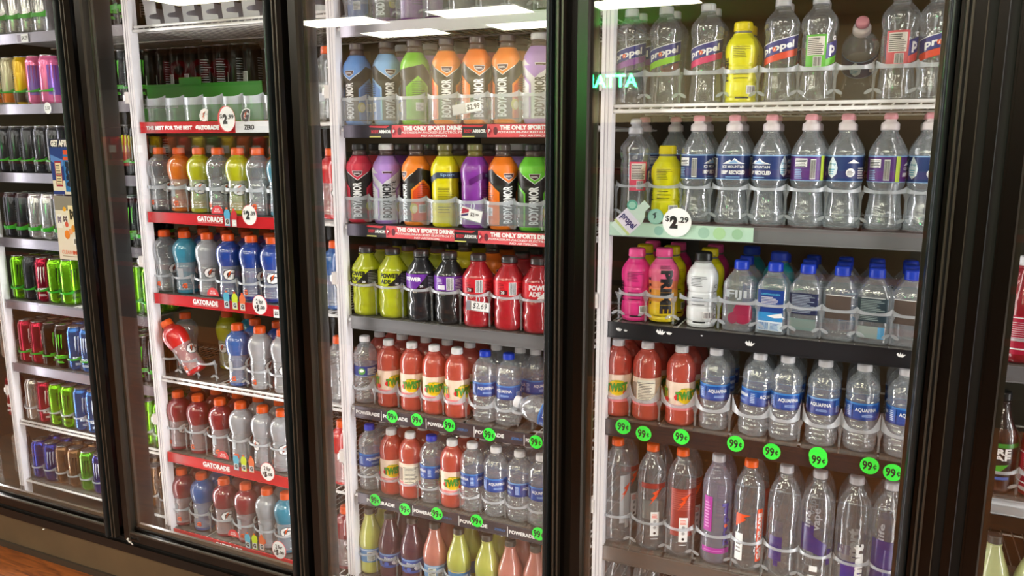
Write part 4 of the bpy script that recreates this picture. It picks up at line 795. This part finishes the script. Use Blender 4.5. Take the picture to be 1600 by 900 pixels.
# ===== bay behind the middle door
A2, B2 = .311, 1.043; D2 = 'middle door'
z = 1.752; t = shelf(A2, B2, z, 'silver fronted shelf, highest in the middle door', SILV, .034)
xs = fill([('arm_blue',563,-75,60),('arm_purple',603,-78,-30),('arm_grape',645,-80,30)], z, desc, 'top shelf, '+D2, 'bottles on the top shelf of the middle door', 2)
organizer(xs+[xs[-1]+.078*k for k in range(1, 6)], z, 'grey see-through lane organizer with empty lanes, middle door top', .05, .03, MILKY2, tall=.006)
def armor_strip(z, x0, segs, silver_end):
    mp = M(); its = []
    its += [R(0, -.033, silver_end, -.0005, pl('#4a4450', .25, .5))]
    for a, b, e in segs:      # dark block a..b, pink b..e
        w = e-b
        its += [R(a, -.033, b, -.0005, pl('#332e33', .3)), R(b, -.033, e, -.0005, RED2), T('BODY', a+(b-a)*.08, -.022, a+(b-a)*.42, -.013, pl('#d03040',.4), bold=.04), T('ARMOR', a+(b-a)*.42, -.022, a+(b-a)*.95, -.013, PURE, bold=.04),
                Pg([(a,-.002),(a+(b-a)*.9,-.002),(a+(b-a)*.75,-.008),(a,-.006)], pl('#c8303c',.4)), R(a,-.0325,a+(b-a)*.5,-.0295,pl('#d8d070',.4)),
                Pg([(b-.004,-.017),(b+.006,-.004),(b+.016,-.017),(b+.006,-.031)], pl('#c83848',.4)), Pg([(b-.001,-.017),(b+.006,-.008),(b+.013,-.017),(b+.006,-.027)], pl('#8c2838',.4)), T('P', b+.003,-.021,b+.009,-.013,PURE,bold=.03),
                Ci(b+.024,-.017,.006,.010,pl('#6c2c38',.4),16), T('THE ONLY SPORTS DRINK', b+.036, -.015, b+.215, -.003, PURE, bold=.06), T('POTASSIUM-PACKED ELECTROLYTES', b+.030, -.023, b+.225, -.0175, PURE, bold=.02, shear=.2), T('NO ARTIFICIAL', b+.09, -.0315, b+.17, -.0262, PURE, bold=.02, shear=.2)]
    its = [i for i in its if max(v[0] for v in i[0]) < B2-A2+.3]
    its = [([(min(max(u, 0), B2-A2), v) for u, v in vs], fs, m) for vs, fs, m in its]
    return art(mp, its, lambda u, v, d: (u, -.0068-d, v)).build()
z = 1.486; t = shelf(A2, B2, z, 'pink promo strip shelf, upper of the two, middle door', DARKF, .034)
e = lambda px, py, zz: U(px, py, A2, zz)[0]
obj('promo_strip', armor_strip(z, A2, [(e(578,205,z), e(613,205,z), e(723,206,z)), (e(723,206,z), e(762,206,z), e(762,206,z)+.25)], e(578,205,z)), t, 'pink and black strip with white slogan')
xs = fill([('arm_blue',557,65,-35),('arm_lblue',603,64,15),('arm_green',647,63,100),('arm_orange',697,59,2),('arm_orange2',745,58,10),('arm_orange',793,56,-22),('arm_lyte',842,55,8)],
     z, desc, 'second shelf, '+D2, 'bottles on the second shelf of the middle door', 2, [None,'arm_lyte','arm_lyte','arm_red','arm_red','arm_orange','arm_red'])
organizer(xs, z, 'see-through cup organizer on the upper pink-strip shelf', .066, .008, MILKY, tall=.012, feet=False, r=.039, wide=.0905)
z = 1.216; t = shelf(A2, B2, z, 'pink promo strip shelf, lower of the two, middle door', DARKF, .034)
obj('promo_strip', armor_strip(z, A2, [(e(574,360,z), e(604,362,z), e(711,368,z)), (e(711,368,z), e(748,371,z), e(748,371,z)+.25)], e(574,360,z)), t, 'pink and black strip with white slogan')
xs = fill([('arm_red',561,227,-12),('arm_lyte',603,230,5),('arm_orange',650,230,-60),('arm_plain',695,228,0),('arm_grape',742,229,60),('arm_orange2',786,230,24),('arm_lime',833,230,8)],
     z, desc, 'third shelf, '+D2, 'bottles on the third shelf of the middle door', 3, [('arm_red','arm_blue'),'arm_purple','arm_orange2','arm_yellow','arm_red','arm_lyte','arm_lime'])
organizer(xs, z, 'see-through cup organizer on the lower pink-strip shelf', .066, .008, MILKY, tall=.012, feet=False, r=.039, wide=.0905)
z = .950; t = shelf(A2, B2, z, 'grey metallic fronted shelf under the yellow and red drinks', SMOKE, .036)
xs = fill([('pow_yellow',572,384,-32),('pow_yellow',613,386,-5),('pow_black',658,387,10),('pow_purple',702,392,0),('pow_red',747,395,0),('pow_red',796,399,10),('pow_redword',842,402,14)],
     z, desc, 'fourth shelf, '+D2, 'bottles on the fourth shelf of the middle door', 3, [('pow_yellow'),'pow_yellow','pow_yellow','arm_yellow','arm_orange2','pow_red','pow_red'])
organizer(xs, z, 'white ring organizer round the wide-shouldered sports drinks', .087, .006, r=.041, wide=.0905, feet=False)
def power_strip(px0, seps, words, z):
    its = []
    for a, py in seps: u = e(a, py, z); its.append(R(u, -.033, u+.0018, -.003, PURE))
    for a, b, py in words: u0, u1 = e(a, py, z), e(b, py, z); its.append(T('POWERADE', u0, -.022, u1, -.011, PURE, bold=.04)); 
    for a, b, py in words: u1 = e(b, py, z); its.append(T('ZERO', u1+.02, -.021, u1+.055, -.014, pl('#3a6ca8', .4), bold=.03, shear=.2))
    return art(M(), [i for i in its if max(v[0] for v in i[0]) < B2-A2], lambda u, v, d: (u, -.0068-d, v)).build()
z = .681; t = shelf(A2, B2, z, 'black lettered strip shelf, upper of the two, middle door', ALU2, .035)
obj('strip_lettering', power_strip(0, [(596,646),(666,661),(741,675),(819,690)], [(557,594,640),(599,637,648),(669,704,660),(743,788,675),(822,846,690)], z), t, 'white lettering on the black strip')
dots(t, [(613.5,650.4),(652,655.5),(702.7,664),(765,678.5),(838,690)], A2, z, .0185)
CW = {'tilt':(0,-76),'dz':.032,'dx':.182,'dy':-.032,'rows':2,'desc':'tipped-over water bottle, white cap'}
xs = fill([('spring',570,528,0),('twist',607,529.5,28),('twist',643.5,534,-8),('twist',678.5,538,-5),('twist',714,542,30),('aqua_blue',758,546.6,10),('aqua_blue',795,551.5,-20),('aqua',819,570,20,CW)],
     z, desc, 'fifth shelf, '+D2, 'bottles on the fifth shelf of the middle door', 3, [('twist','twist'),'twist','twist','twist','twist',('aqua','aqua'),'aqua','aqua'])
organizer(xs, z, 'milky lane organizer on the upper black lettered shelf', .046, .007, feet=False, rise=.03)
z = .409; t = shelf(A2, B2, z, 'black lettered strip shelf, lower of the two, middle door', ALU2, .035)
obj('strip_lettering', power_strip(0, [(645,792),(717,808),(793,826)], [(574,617,782),(647,680,795),(719,762,810),(796,836,828)], z), t, 'white lettering on the black strip')
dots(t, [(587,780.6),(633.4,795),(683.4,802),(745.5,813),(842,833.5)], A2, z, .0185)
xs = fill([('aqua_blue',577,662.5,25),('twist',611,666,0),('twist_back',641,672,0),('aqua_blue',674,676,60),('twist',706.5,682.5,0),('aqua',738,688,70),('aqua',775,695,10),('aqua_pale',812,701,60),('aqua',846,708,0)],
     z, desc, 'sixth shelf, '+D2, 'bottles on the sixth shelf of the middle door', 3, ['aqua','twist','twist','aqua','twist','aqua','aqua','aqua','aqua'])
organizer(xs, z, 'white ring organizer on the lower black lettered shelf', .046, .005, feet=False)
z = .133; t = shelf(A2, B2, z, 'lowest shelf of the middle door, under the lemonades', BRNZ, .03)
xs = fill([('lem_yellow',577,789,20),('lem_purple',608,796,0),('lem_purple',643,803,5),('lem_pink',679,813,0),('lem_yellow2',716.6,819,0),('lem_yellow2',761,828,0),('lem_pink',797.5,839,0),('lem_pink',837,849,0)],
     z, desc, 'bottom shelf, '+D2, 'lemonades on the bottom shelf of the middle door', 2)
organizer(xs, z, 'white ring organizer round the lemonade bottles', .066, .006, r=.037, feet=False)
# hanging price tags
def hang(px, py, w, h, z, txt, items, roll=0, loop=True):
    p = at(px, py, YS-.006); t = thing('hanging_price_tag', txt, 'price tag', (p.x, p.y-.006, p.z), (0, radians(roll), 0))
    q = M().box(-w/2, 0, -h/2, w/2, .001, h/2, see('#f0f0f0', .6, .3, .15, '#e8e8ea')); q.box(-w/2, -.002, -h/2, w/2, 0, -h/2+.002, MILKY); obj('tag_holder', q.build(), t)
    obj('price_card', art(M(), items, lambda u, v, d: (u, -.0012-d, v)).build(), t, 'white card with price')
    if loop: obj('hook', M().tube([(.004*cos(a*pi/6)*1.2, .0, h/2+.006+.008*sin(a*pi/6)) for a in range(13)], .0014, MILKY, 6, False).build(), t)
hang(731,169,.082,.026,1.49,'clear shelf tag reading $2.99 in front of orange sleeved bottle', [R(-.002,-.013,.041,.012,PURE), T('$2.99',.001,-.008,.038,.008,INK,bold=.02)], -8, False)
hang(748,478,.068,.026,.95,'handwritten $2.69 tag hung before the red sports drink', [R(-.018,-.012,.033,.012,PURE), R(-.033,-.012,-.022,.012,pl('#8c8894',.4)), T('$2.69',-.014,-.008,.028,.009,INK,bold=0,shear=.2)], 3)
hang(738,335,.062,.032,1.22,'small tilted shelf tag with red and navy flag corner', [R(-.03,-.014,.03,.014,PURE), Pg([(-.028,-.004),(-.008,.004),(-.008,.012),(-.028,.012)],pl('#b02c48',.4)), Pg([(-.028,-.012),(-.008,-.004),(-.008,.002),(-.028,-.006)],pl('#3a3a6c',.4)), T('$2',-.002,-.005,.01,.006,INK), T('.99',.011,0,.022,.006,INK)], 12)

# ===== bay behind the red-strip door
A1, B1 = -.470, .262; D1 = 'red-strip door'
z = 1.790; t = shelf(A1, B1, z, 'white wire shelf with grey guards, top of red-strip door', wire=True)
xs = [A1+.045+.078*k for k in range(9)]
q = thing('lane_guards', 'row of empty grey lane guards on the highest wire shelf', 'lane guard', (xs[0], .23, z))
GD = see('#d6d6da', .75, .3, .2, '#c4c4cc')
for i, x in enumerate(xs):
    g = M(); P = [(-.010,.004),(.050,.004),(.048,.020),(.008,.024),(.002,.030),(.008,.036),(.036,.038),(.034,.05),(.028,.13),(-.034,.13),(-.016,.06)]; n = len(P)
    g.add([(a,-.03,b) for a, b in P]+[(a,-.0285,b) for a, b in P], [tuple(range(n)), tuple(range(n, 2*n))[::-1]]+[(k_, n+k_, n+(k_+1) % n, (k_+1) % n) for k_ in range(n)], GD)
    g.box(-.005,-.028,.004,-.0035,.3,.06, GD); obj('guard_panel', g.build(), q, loc=(x-xs[0], 0, 0))
def red_strip(z, seq): return art(M(), seq, lambda u, v, d: (u, -.0068-d, v)).build()
e1 = lambda px, py, zz: U(px, py, A1, zz)[0]
z = 1.502; t = shelf(A1, B1, z, 'red and white strip shelf with empty lanes, red-strip door', RED, .034, cut=.075)
zr = e1(368,190,z)
its = [R(zr, -.034, B1-A1-.075, -.0005, pl('#dcdce2', .35)), T('THE BEST FOR THE BEST', e1(229,198,z), -.024, e1(301,198,z), -.012, PURE, bold=.05), T('GATORADE', e1(306,198,z), -.025, e1(343,198,z), -.011, PURE, bold=.08), T('ZERO', e1(382,196,z), -.026, e1(398,196,z), -.011, INK, bold=.05)]
obj('promo_strip', red_strip(z, its), t, 'red then white strip with lettering')
for px, cc in ((320, PURE), (385, pl('#3a3a3e', .4))):
    u, v = U(px, 181, A1, z); q = M(); art(q, [T('G', -.019, -.02, .019, .022, PURE, bold=.12, shear=.2), T('G', -.016, -.017, .016, .019, pl('#f4ece8',.4) if cc is PURE else cc, bold=.05, shear=.2), bolt(-.007,-.014,.008,.014,pl('#e0603a',.4))], lambda a, b, d: (a, -d, b), step=.0006)
    obj('logo_sign', q.build(), fas(t), None, (u, -.008, v))
disc(t, 'price_disc', 356, 186, A1, z, .0335, .038, pl('#e04a50', .35), [Ci(.003,0,.030,.036,PURE,30)]+[([(x*1.75+.002, y*1.75) for x, y in vs_], f_, m_) for vs_, f_, m_ in price('2', '99')], 'round white price disc with red rim')
xs = [A1+.045+.0785*k for k in range(9)]
organizer(xs, z, 'frosted empty lane fronts above the red and white strip', .05, .022, see('#e8eaf0', .55, .3, .2, '#dcdfe8'), tall=.004, feet=False)
q = M().box(0, .002, 0, .56, .30, .098, pl('#2c7a24', .4)).box(0, -.003, .0, .56, .002, .135, pl('#3a9a2e', .4)).box(.2, -.006, .13, .30, -.003, .155, pl('#3a9a2e', .4))
tr = tag(obj('can_tray', q.build(), loc=(-.745, .42, z)), 'green pusher tray at back of the empty top lanes', 'tray')
for k in range(8): place('can_black', -.725+.066*k, .465, z+.0985, 'black can, %s from left, on the green back tray, %s' % (ORD[k], D1), 'can', 'black cans on the green tray', face(-.725+.066*k, .465, rnd.uniform(100, 200)))

def std_strip(z, y0, gx, bump, pics, disc_, txt, py):
    its = [T('GATORADE', e1(gx[0],py,z), -.022, e1(gx[1],py,z), -.005, PURE, bold=.05), T('THE SPORTS FUEL COMPANY', e1(gx[0],py,z), -.026, e1(gx[1],py,z), -.022, pl('#f0a0a4',.4), bold=.02)]
    obj('promo_strip', red_strip(z, its), t, 'red strip with white lettering')
    u, v = U(bump[0], bump[1], A1, z); q = M(); P = [(.024*cos(a*pi/14), .0+.026*sin(a*pi/14)) for a in range(15)]; n = 15
    RB = pl('#d8343a', .35); q.add([(a,-.0006,b) for a, b in P]+[(a,0,b) for a, b in P], [tuple(range(n)), tuple(range(n, 2*n))[::-1]]+[(k_, n+k_, n+(k_+1) % n, (k_+1) % n) for k_ in range(n)], RB)
    art(q, [T('20 OZ', -.009, .012, .009, .017, PURE, bold=.03), T('BOTTLES', -.012, .005, .012, .010, PURE, bold=.03)], lambda a, b, d: (a, -.0006-d, b)); obj('promo_bump', q.build(), fas(t), 'red rounded tab', (u, -.0075, v))
    for px, c in pics:
        u, v = U(px, bump[1]+(px-bump[0])*.16, A1, z); q = M(); C = pl(c, .35)
        body = [(-.010,-.032),(.010,-.032),(.010,-.010),(.012,.004),(.009,.014),(.004,.018),(-.004,.018),(-.009,.014),(-.012,.004),(-.010,-.010)]; n = len(body)
        q.add([(a,-.0006,b) for a, b in body]+[(a,0,b) for a, b in body], [tuple(range(n)), tuple(range(n, 2*n))[::-1]]+[(k_, n+k_, n+(k_+1) % n, (k_+1) % n) for k_ in range(n)], C)
        art(q, [R(-.004,.018,.004,.024,OR), R(-.009,-.03,.009,-.010,pl('#d8d8d8',.4)), T('G',-.006,-.026,.006,-.012,INK if c != '#c8202c' else PURE,bold=.06)], lambda a, b, d: (a, -.0006-d, b)); obj('bottle_picture', q.build(), fas(t), None, (u, -.0085, v))
    px, py2 = disc_
    if len(txt) == 2: its = [([(x*1.5, y*1.6) for x, y in vs_], f_, m_) for vs_, f_, m_ in price(*txt)]
    else: its = [T('2 for', -.014, .003, .014, .018, INK, bold=.04), T('$', -.0205, -.012, -.0135, -.002, INK, bold=.03), T('5', -.0125, -.020, -.002, .0, INK, bold=.08), T('.00', 0, -.013, .020, -.002, INK, bold=.04)]
    disc(t, 'price_disc', px, py2, A1, z, .0285, .031, pl('#e04a50', .35), [Ci(0,0,.027,.0295,PURE,30)]+its, 'round white price disc with red rim')
P3 = ['#4fb0d0', '#c8dc20', '#e07040']
z = 1.221; t = shelf(A1, B1, z, 'red strip shelf with round $2.39 price', RED, .034, cut=.075)
std_strip(z, 0, (309,349), (341,334), [(356,'#4fa8d0'),(367,'#c8202c')], (392,336), ('2','39'), 342)
WS = 'over the $2.39 strip'
xs = fill([('gat_clear',248.5,232,30),('gat_orange',279,232,60),('gat_yellow',310,232,-10),('gat_clear',340,232,25),('gat_yellow',371,233,-10),('gat_clear',402.6,233.6,60),('gat_lblue',436,235,0)], z, desc, WS, 'sports drinks over the $2.39 strip', 3, [None,'gat_orange','gat_clear','gat_yellow','gat_clear','gat_orange','gat_clear'])
organizer(xs, z, 'milky ring organizer above the $2.39 strip', .072, .010, feet=False)
z = .955; t = shelf(A1, B1, z, 'red strip shelf with 2 for $5.00 disc under blue drinks', RED, .034, cut=.075)
std_strip(z, 0, (302,341), (334,462), [(355,P3[0]),(368,P3[1]),(380,P3[2])], (408,476), ('2for',), 470)
u, v = U(433,489,A1,z); obj('price_card', art(M(), [R(-.01,-.014,.012,.012,PURE), T('$2', -.006,-.008,.009,.006,INK,bold=.04)], lambda a, b, d: (a, -d, b)).build(), t, None, (u, -.009, v))
xs = fill([('gat_clear',256,359,40),('gat_lblue',287.4,361,80),('gat_white',323,363,0),('gat_blue',356,365,-10),('gat_blue',392,367.7,50),('gat_blue',425,371,-10)], z, desc, 'third shelf, '+D1, 'sports drinks on the third shelf of the red-strip door', 3, ['gat_clear','gat_midblue','gat_clear','gat_blue','gat_blue','gat_blue'])
organizer(xs, z, 'milky ring organizer round the blue sports drinks', .052, .006, feet=False)
z = .668; t = shelf(A1, B1, z, 'plain white wire shelf between the red-strip shelves', wire=True)
xs = fill([('gat_clear',268,485.6,30,{'dy':.055,'rows':1}),('gat_bright',277,515,40,{'tilt':(6,-33),'dz':.020,'dx':.085,'dy':-.004,'rows':1,'desc':'tipped bright red drink'}),('gat_midblue',370,498.7,60),('gat_white',405,502,50),('gat_white',441,508,0)], z, desc, 'plain shelf, '+D1, 'sports drinks on the plain wire shelf', 2, ['gat_yellow',None,'gat_midblue','gat_blue','gat_midblue'])
for k, (kk, X, Y) in enumerate((('gat_yellow', -.345, .36), ('gat_teal', -.262, .38), ('gat_yellow', -.42, .45))):
    place(kk, X, Y, z+.0005, desc(kk)+', standing back behind the tipped red one' if k < 2 else desc(kk)+', deepest on the plain wire shelf', 'bottle', 'sports drinks on the plain wire shelf', 1.2*k)
organizer([xs[0], xs[0]+.08, xs[0]+.16, xs[2], xs[3], xs[4]], z, 'milky ring organizer on the plain wire shelf', .060, .006, feet=True)
z = .405; t = shelf(A1, B1, z, 'red strip shelf with 2 for $5.00 disc, second lowest', RED, .034, cut=.075)
std_strip(z, 0, (318,359), (350,716), [(370,P3[0]),(382,P3[1]),(394,P3[2])], (420,736), ('2for',), 725)
xs = fill([('gat_red',277,607,20),('gat_red',308,613,40),('gat_red',343,619,60),('gat_white',375,625,60),('gat_white',409.5,630,-60),('gat_white',440,636.5,0)], z, desc, 'second-lowest shelf, '+D1, 'sports drinks on the second lowest shelf', 3, ['gat_red','gat_red','gat_red','gat_white','gat_white','gat_white'])
organizer(xs, z, 'milky ring organizer on the second lowest red-strip shelf', .078, .006, feet=False)
z = .124; t = shelf(A1, B1, z, 'lowest red strip shelf, partly hidden by door frame', RED, .034, cut=.075)
std_strip(z, 0, (337,378), (366,838), [(388,P3[0]),(399,P3[1]),(410,P3[2])], (438,858), ('2for',), 845)
xs = fill([('gat_red',283,727.5,60),('gat_midblue',314,734.6,60),('gat_red',349,742.5,0),('gat_red',383,750,60),('gat_white',416.5,758,60),('gat_teal',446,766,-10)], z, desc, 'bottom shelf, '+D1, 'sports drinks on the bottom shelf', 2)
organizer(xs, z, 'milky ring organizer on the lowest red-strip shelf', .062, .006, feet=False)
# last lane of that bay, seen past the middle door's post
for (zz, kk, w_) in ((1.502,'gat_clear','highest'),(1.221,'gat_bright','second highest'),(.955,'gat_midblue','third'),(.668,'gat_clear','fourth'),(.405,'gat_bright','fifth'),(.124,'gat_red','lowest')):
    place(kk, .226, .228, zz+.0005, '%s, %s one left of the middle post' % (desc(kk), w_), 'bottle', 'bottles seen left of the middle post', face(.226, .228, 20))

# ===== bay of cans behind the first door
A0, B0 = -1.240, -.512; D0 = 'can door'; GRN = see('#8fe070', .55, .3, .3, '#35c020')
CANS = [(1.800, ['can_blue','can_white','can_white','can_white'], 'can_black', 'silver fronted shelf with small price tag, can door', GRN, .05),
        (1.568, ['can_tan','can_tan','can_yellow','can_pink','can_pink'], 'can_black', 'silver fronted shelf under the tan and pink cans', GRN, .04),
        (1.334, ['can_silver','can_silver','can_silver','can_silver','can_silver'], 'can_glow', 'silver fronted shelf under the silver cans', GRN, .04),
        (1.100, ['can_silver','can_silver','can_white','can_white','can_silver','can_silver'], 'can_black', 'silver fronted shelf under the white claw can', GRN, .03),
        (.870, ['can_lime','can_silver','can_crimson','can_lime','can_lime','can_lime','can_lime'], 'can_lime', 'silver fronted shelf under the lime and crimson cans', GRN, .04),
        (.628, ['can_crimson','can_crimson','can_black','can_black','can_blue','can_blue','can_blue'], 'can_black', 'silver fronted shelf under the crimson and black cans', GRN, .04),
        (.398, ['can_bare','can_crimson','can_lime','can_lime','can_blue','can_blue','can_blue'], 'can_lime', 'white wire shelf, second lowest of the can door', MILKY, .05),
        (.165, ['can_short_blue','can_short_blue','can_short_bronze','can_short_bronze','can_short_green','can_short_blue','can_short_blue'], 'can_short_bronze', 'lowest wire shelf of the can door under short cans', MILKY, .045)]
def mlx(py): return 78+.102*py
for si, (z, lst, last, txt, om, rh) in enumerate(CANS):
    t = shelf(A0, B0, z, txt, SILV if si < 6 else None, .033, wire=si == 6, depth=.2 if si == 1 else .5)
    vis = []; kk = 0; H = .16 if si < 7 else .15
    for lane in range(11):
        X = A0+.036+.0675*lane; px, py = pj((X, .222, z+H*.5))
        if px < -14: continue
        left = px < mlx(py)+8
        if not left and px < mlx(py)+62: continue
        k = lst[min(kk, len(lst)-1)] if left else last; kk += 1; vis.append(X); nm = 'from left' if left else 'past the divider'
        for rr in range(3 if si > 3 else 2 - (si == 1 and not left)):
            k2 = k if rr == 0 or not left else rnd.choice([k, k, lst[-1], 'can_silver' if si < 7 else k])
            lb = ('%s, %s from left, %s row, %s shelf, %s' % (desc(k2), ORD[len(vis)-1], ('front', 'second', 'third')[rr], ORD[si], D0)) if left else '%s, %s lane beside the post, %s row, %s shelf' % (desc(k2), ORD[len(vis)-1], ('front', 'second', 'third')[rr], ORD[si])
            place(k2, X, .222+.0665*rr, z+.0005, lb, 'can', 'cans on the %s shelf of the can door' % ORD[si], face(X, .222, rnd.uniform(-40, 40) if rr == 0 else rnd.uniform(0, 360)))
    organizer(vis, z, '%s can organizer on the %s shelf of the can door' % ('green' if si < 6 else 'white', ORD[si]), rh, .005 if si not in (0, 3) else .012, om, r=.0325, feet=False, y=.222, wide=.0675)
    if si == 0:
        u, v = U(36,60,A0,z); obj('price_card', art(M(), [R(-.03,-.014,.03,.015,pl('#c9c4d0',.4)), R(-.027,-.011,-.008,.012,pl('#8c7f94',.4)), R(-.006,-.012,.028,.013,PURE), T('$4.29',-.004,-.007,.026,.008,INK,bold=.03)], lambda a, b, d: (a, -.0002-d, b)).build(), t, 'small price card', (u, -.0068, v))
    if si == 1: disc(t, 'price_disc', 77, 169, A0, z, .017, .019, PURE, [T('2.50', -.012,-.006,.012,.006, pl('#55555c',.4), bold=.03)], 'white price disc')
# row of cans left of the far left post
for z, kk in ((.398,'can_crimson'),(.165,'can_bare'),(.628,'can_bare')):
    place(kk, -1.318, .222, z+.0005, '%s left of the far left post, %s' % (desc(kk), {.398:'above the pale one',.165:'lowest',.628:'highest'}[z]), 'can', 'cans left of the far left post', 0)
# posters stuck on the first door's glass
def poster(x0, x1, z0, z1, txt, items, name='door_poster'):
    q = M().box(x0, .0024, z0, x1, .0036, z1, pl('#e8e4d8', .4)); art(q, items, lambda u, v, d: (u, .0022-d*.5, v)); return tag(obj(name, q.build()), txt, 'poster')
p0, p1 = at(76,217,.003), at(112,304,.003); x0, x1, z1, z0 = p0.x, p0.x+.115, p0.z, p1.z
a = lambda s_: x0+(x1-x0)*s_; b = lambda s_: z0+(z1-z0)*s_
poster(x0, x1, z0, z1, 'blue energy drink poster on glass, GET AFTER IT in white', [R(a(0),b(.25),a(1),b(1),pl('#1f3f8c',.4)), R(a(0),b(.85),a(1),b(1),pl('#141c3c',.4)), Pg([(a(0),b(.72)),(a(.5),b(.62)),(a(1),b(.75)),(a(1),b(.68)),(a(.4),b(.5)),(a(0),b(.6))],pl('#5a8ad8',.4)), T('GET AFTER IT',a(.06),b(.86),a(1.0),b(.98),PURE,bold=.06),
   R(a(.14),b(.14),a(.40),b(.60),pl('#a0203c',.4)), R(a(.16),b(.36),a(.38),b(.57),pl('#e8dcb8',.4)), R(a(.16),b(.17),a(.38),b(.34),pl('#e8dcb8',.4)), lines(a(.18),b(.18),a(.37),b(.56),8,INK,4,.3),
   R(a(.5),b(.05),a(.86),b(.74),pl('#2c78c0',.35)), R(a(.52),b(.72),a(.84),b(.80),pl('#e0582c',.4)), R(a(.5),b(.62),a(.86),b(.68),pl('#e0582c',.4)), T('NOS',a(.55),b(.12),a(.82),b(.60),INK,rot=1,bold=.1,shear=.2), T('NOS',a(.57),b(.13),a(.80),b(.59),pl('#10284c',.4),rot=1,bold=.04,shear=.2), R(a(0),b(0),a(.45),b(.06),pl('#2c3f8c',.4))])
p0, p1 = at(84,306,.003), at(90,404,.003); x0, x1, z1, z0 = p0.x, p0.x+.115, p0.z, p1.z
poster(x0, x1, z0, z1, 'cream poster with fruit and cans, CLEAN ENERGY below', [R(a(0),b(.78),a(1),b(1),see('#c8c8c8',.7,.3,.2,'#a8a49c')), R(a(.05),b(.5),a(.25),b(.72),PURE), R(a(.27),b(.55),a(.50),b(.70),PURE), R(a(.52),b(.56),a(.9),b(.86),pl('#f0e4c0',.4)), Ci(a(.38),b(.80),.008,.007,pl('#e8b030',.4),16), T('M',a(.57),b(.64),a(.8),b(.80),pl('#3a3420',.4),bold=.1), T('M',a(.08),b(.58),a(.22),b(.68),pl('#7c6c8c',.4),bold=.1), T('M',a(.3),b(.6),a(.46),b(.69),pl('#5c4c4c',.4),bold=.1),
   Ci(a(.4),b(.40),.012,.014,pl('#ee8c30',.4),18), Ci(a(.42),b(.56),.008,.009,pl('#d8604c',.4),16), Ci(a(.66),b(.5),.009,.011,pl('#e8a040',.4),16), Ci(a(.55),b(.45),.010,.009,pl('#f0a878',.4),16), R(a(.62),b(.24),a(.8),b(.36),PURE), R(a(.65),b(.26),a(.77),b(.34),pl('#77756c',.4)), T('CLEAN ',a(.12),b(.09),a(.52),b(.15),pl('#e89c80',.4),bold=.02), T('ENERGY',a(.56),b(.09),a(1),b(.15),pl('#e0582c',.4),bold=.06), lines(a(.14),b(.05),a(.8),b(.075),1,pl('#a89c80',.4),3)])

# ===== edge of the next bay at the right
A4, B4 = 1.872, 2.58; D4 = 'right-edge door'
for z, kk, px, py, off, fm, tx in ((.996,'cherry',1597,470,0,SMOKE,'grey fronted shelf under the crimson bottle, right edge'),(.71,'tea',1570,600,-6,MILKY,'white edged shelf under the tea bottle, right edge'),(.40,'lem_simple',1556,822,0,BRNZ,'low shelf under the pale lemonade, right edge')):
    shelf(A4, B4, z, tx, fm, .034)
    X = at(px, py, .23).x
    for j in range(2):
        k2 = kk if not (kk == 'tea' and j == 1) else 'cherry'
        place(k2, X+.078*j, .23, z+.0005, '%s, %s on the %s shelf, %s' % (desc(k2), ORD[j], {'cherry':'upper','tea':'middle','lem_simple':'lower'}[kk], D4), 'bottle', None, face(X, .23, off))
    organizer([X, X+.078], z, {'cherry':'clear','tea':'white','lem_simple':'milky'}[kk]+' lane organizer at the right edge, under '+{'cherry':'crimson drinks','tea':'the tea','lem_simple':'pale lemonade'}[kk], .05, .006, feet=True, r=.038)

# cartons stored deep in the cooler
CB = pl('#5c4a34', .8); CB2 = pl('#3c3022', .8)
def carton(x, y, z, w, d, h, txt):
    t = thing('cardboard_carton', txt, 'carton', (x, y, z)); q = M()
    q.box(-w/2, -d/2, 0, w/2, d/2, h-.004, CB); q.box(-w/2, -d/2, h-.004, -.002, d/2, h, CB); q.box(.002, -d/2, h-.004, w/2, d/2, h, CB); obj('box_body', q.build(), t)
    obj('box_tape', M().box(-.025, -d/2-.0006, h*.7, .025, -d/2, h, pl('#7c6844', .5)).box(-.025, -d/2, h, .025, d/2, h+.0006, pl('#7c6844', .5)).box(-w/2+.02, -d/2-.0006, .03, w/2-.02, -d/2, .05, CB2).build(), t)
for i, (bx, nm) in enumerate(((-.95,'behind the cans'),(-.15,'behind the red-strip door'),(.65,'behind the middle door'),(1.45,'behind the water door'))):
    for k in range(4): carton(bx, 1.15, .062+.43*k, .62, .4, .425, 'brown carton stacked deep %s, %s from the floor' % (nm, ORD[k]))
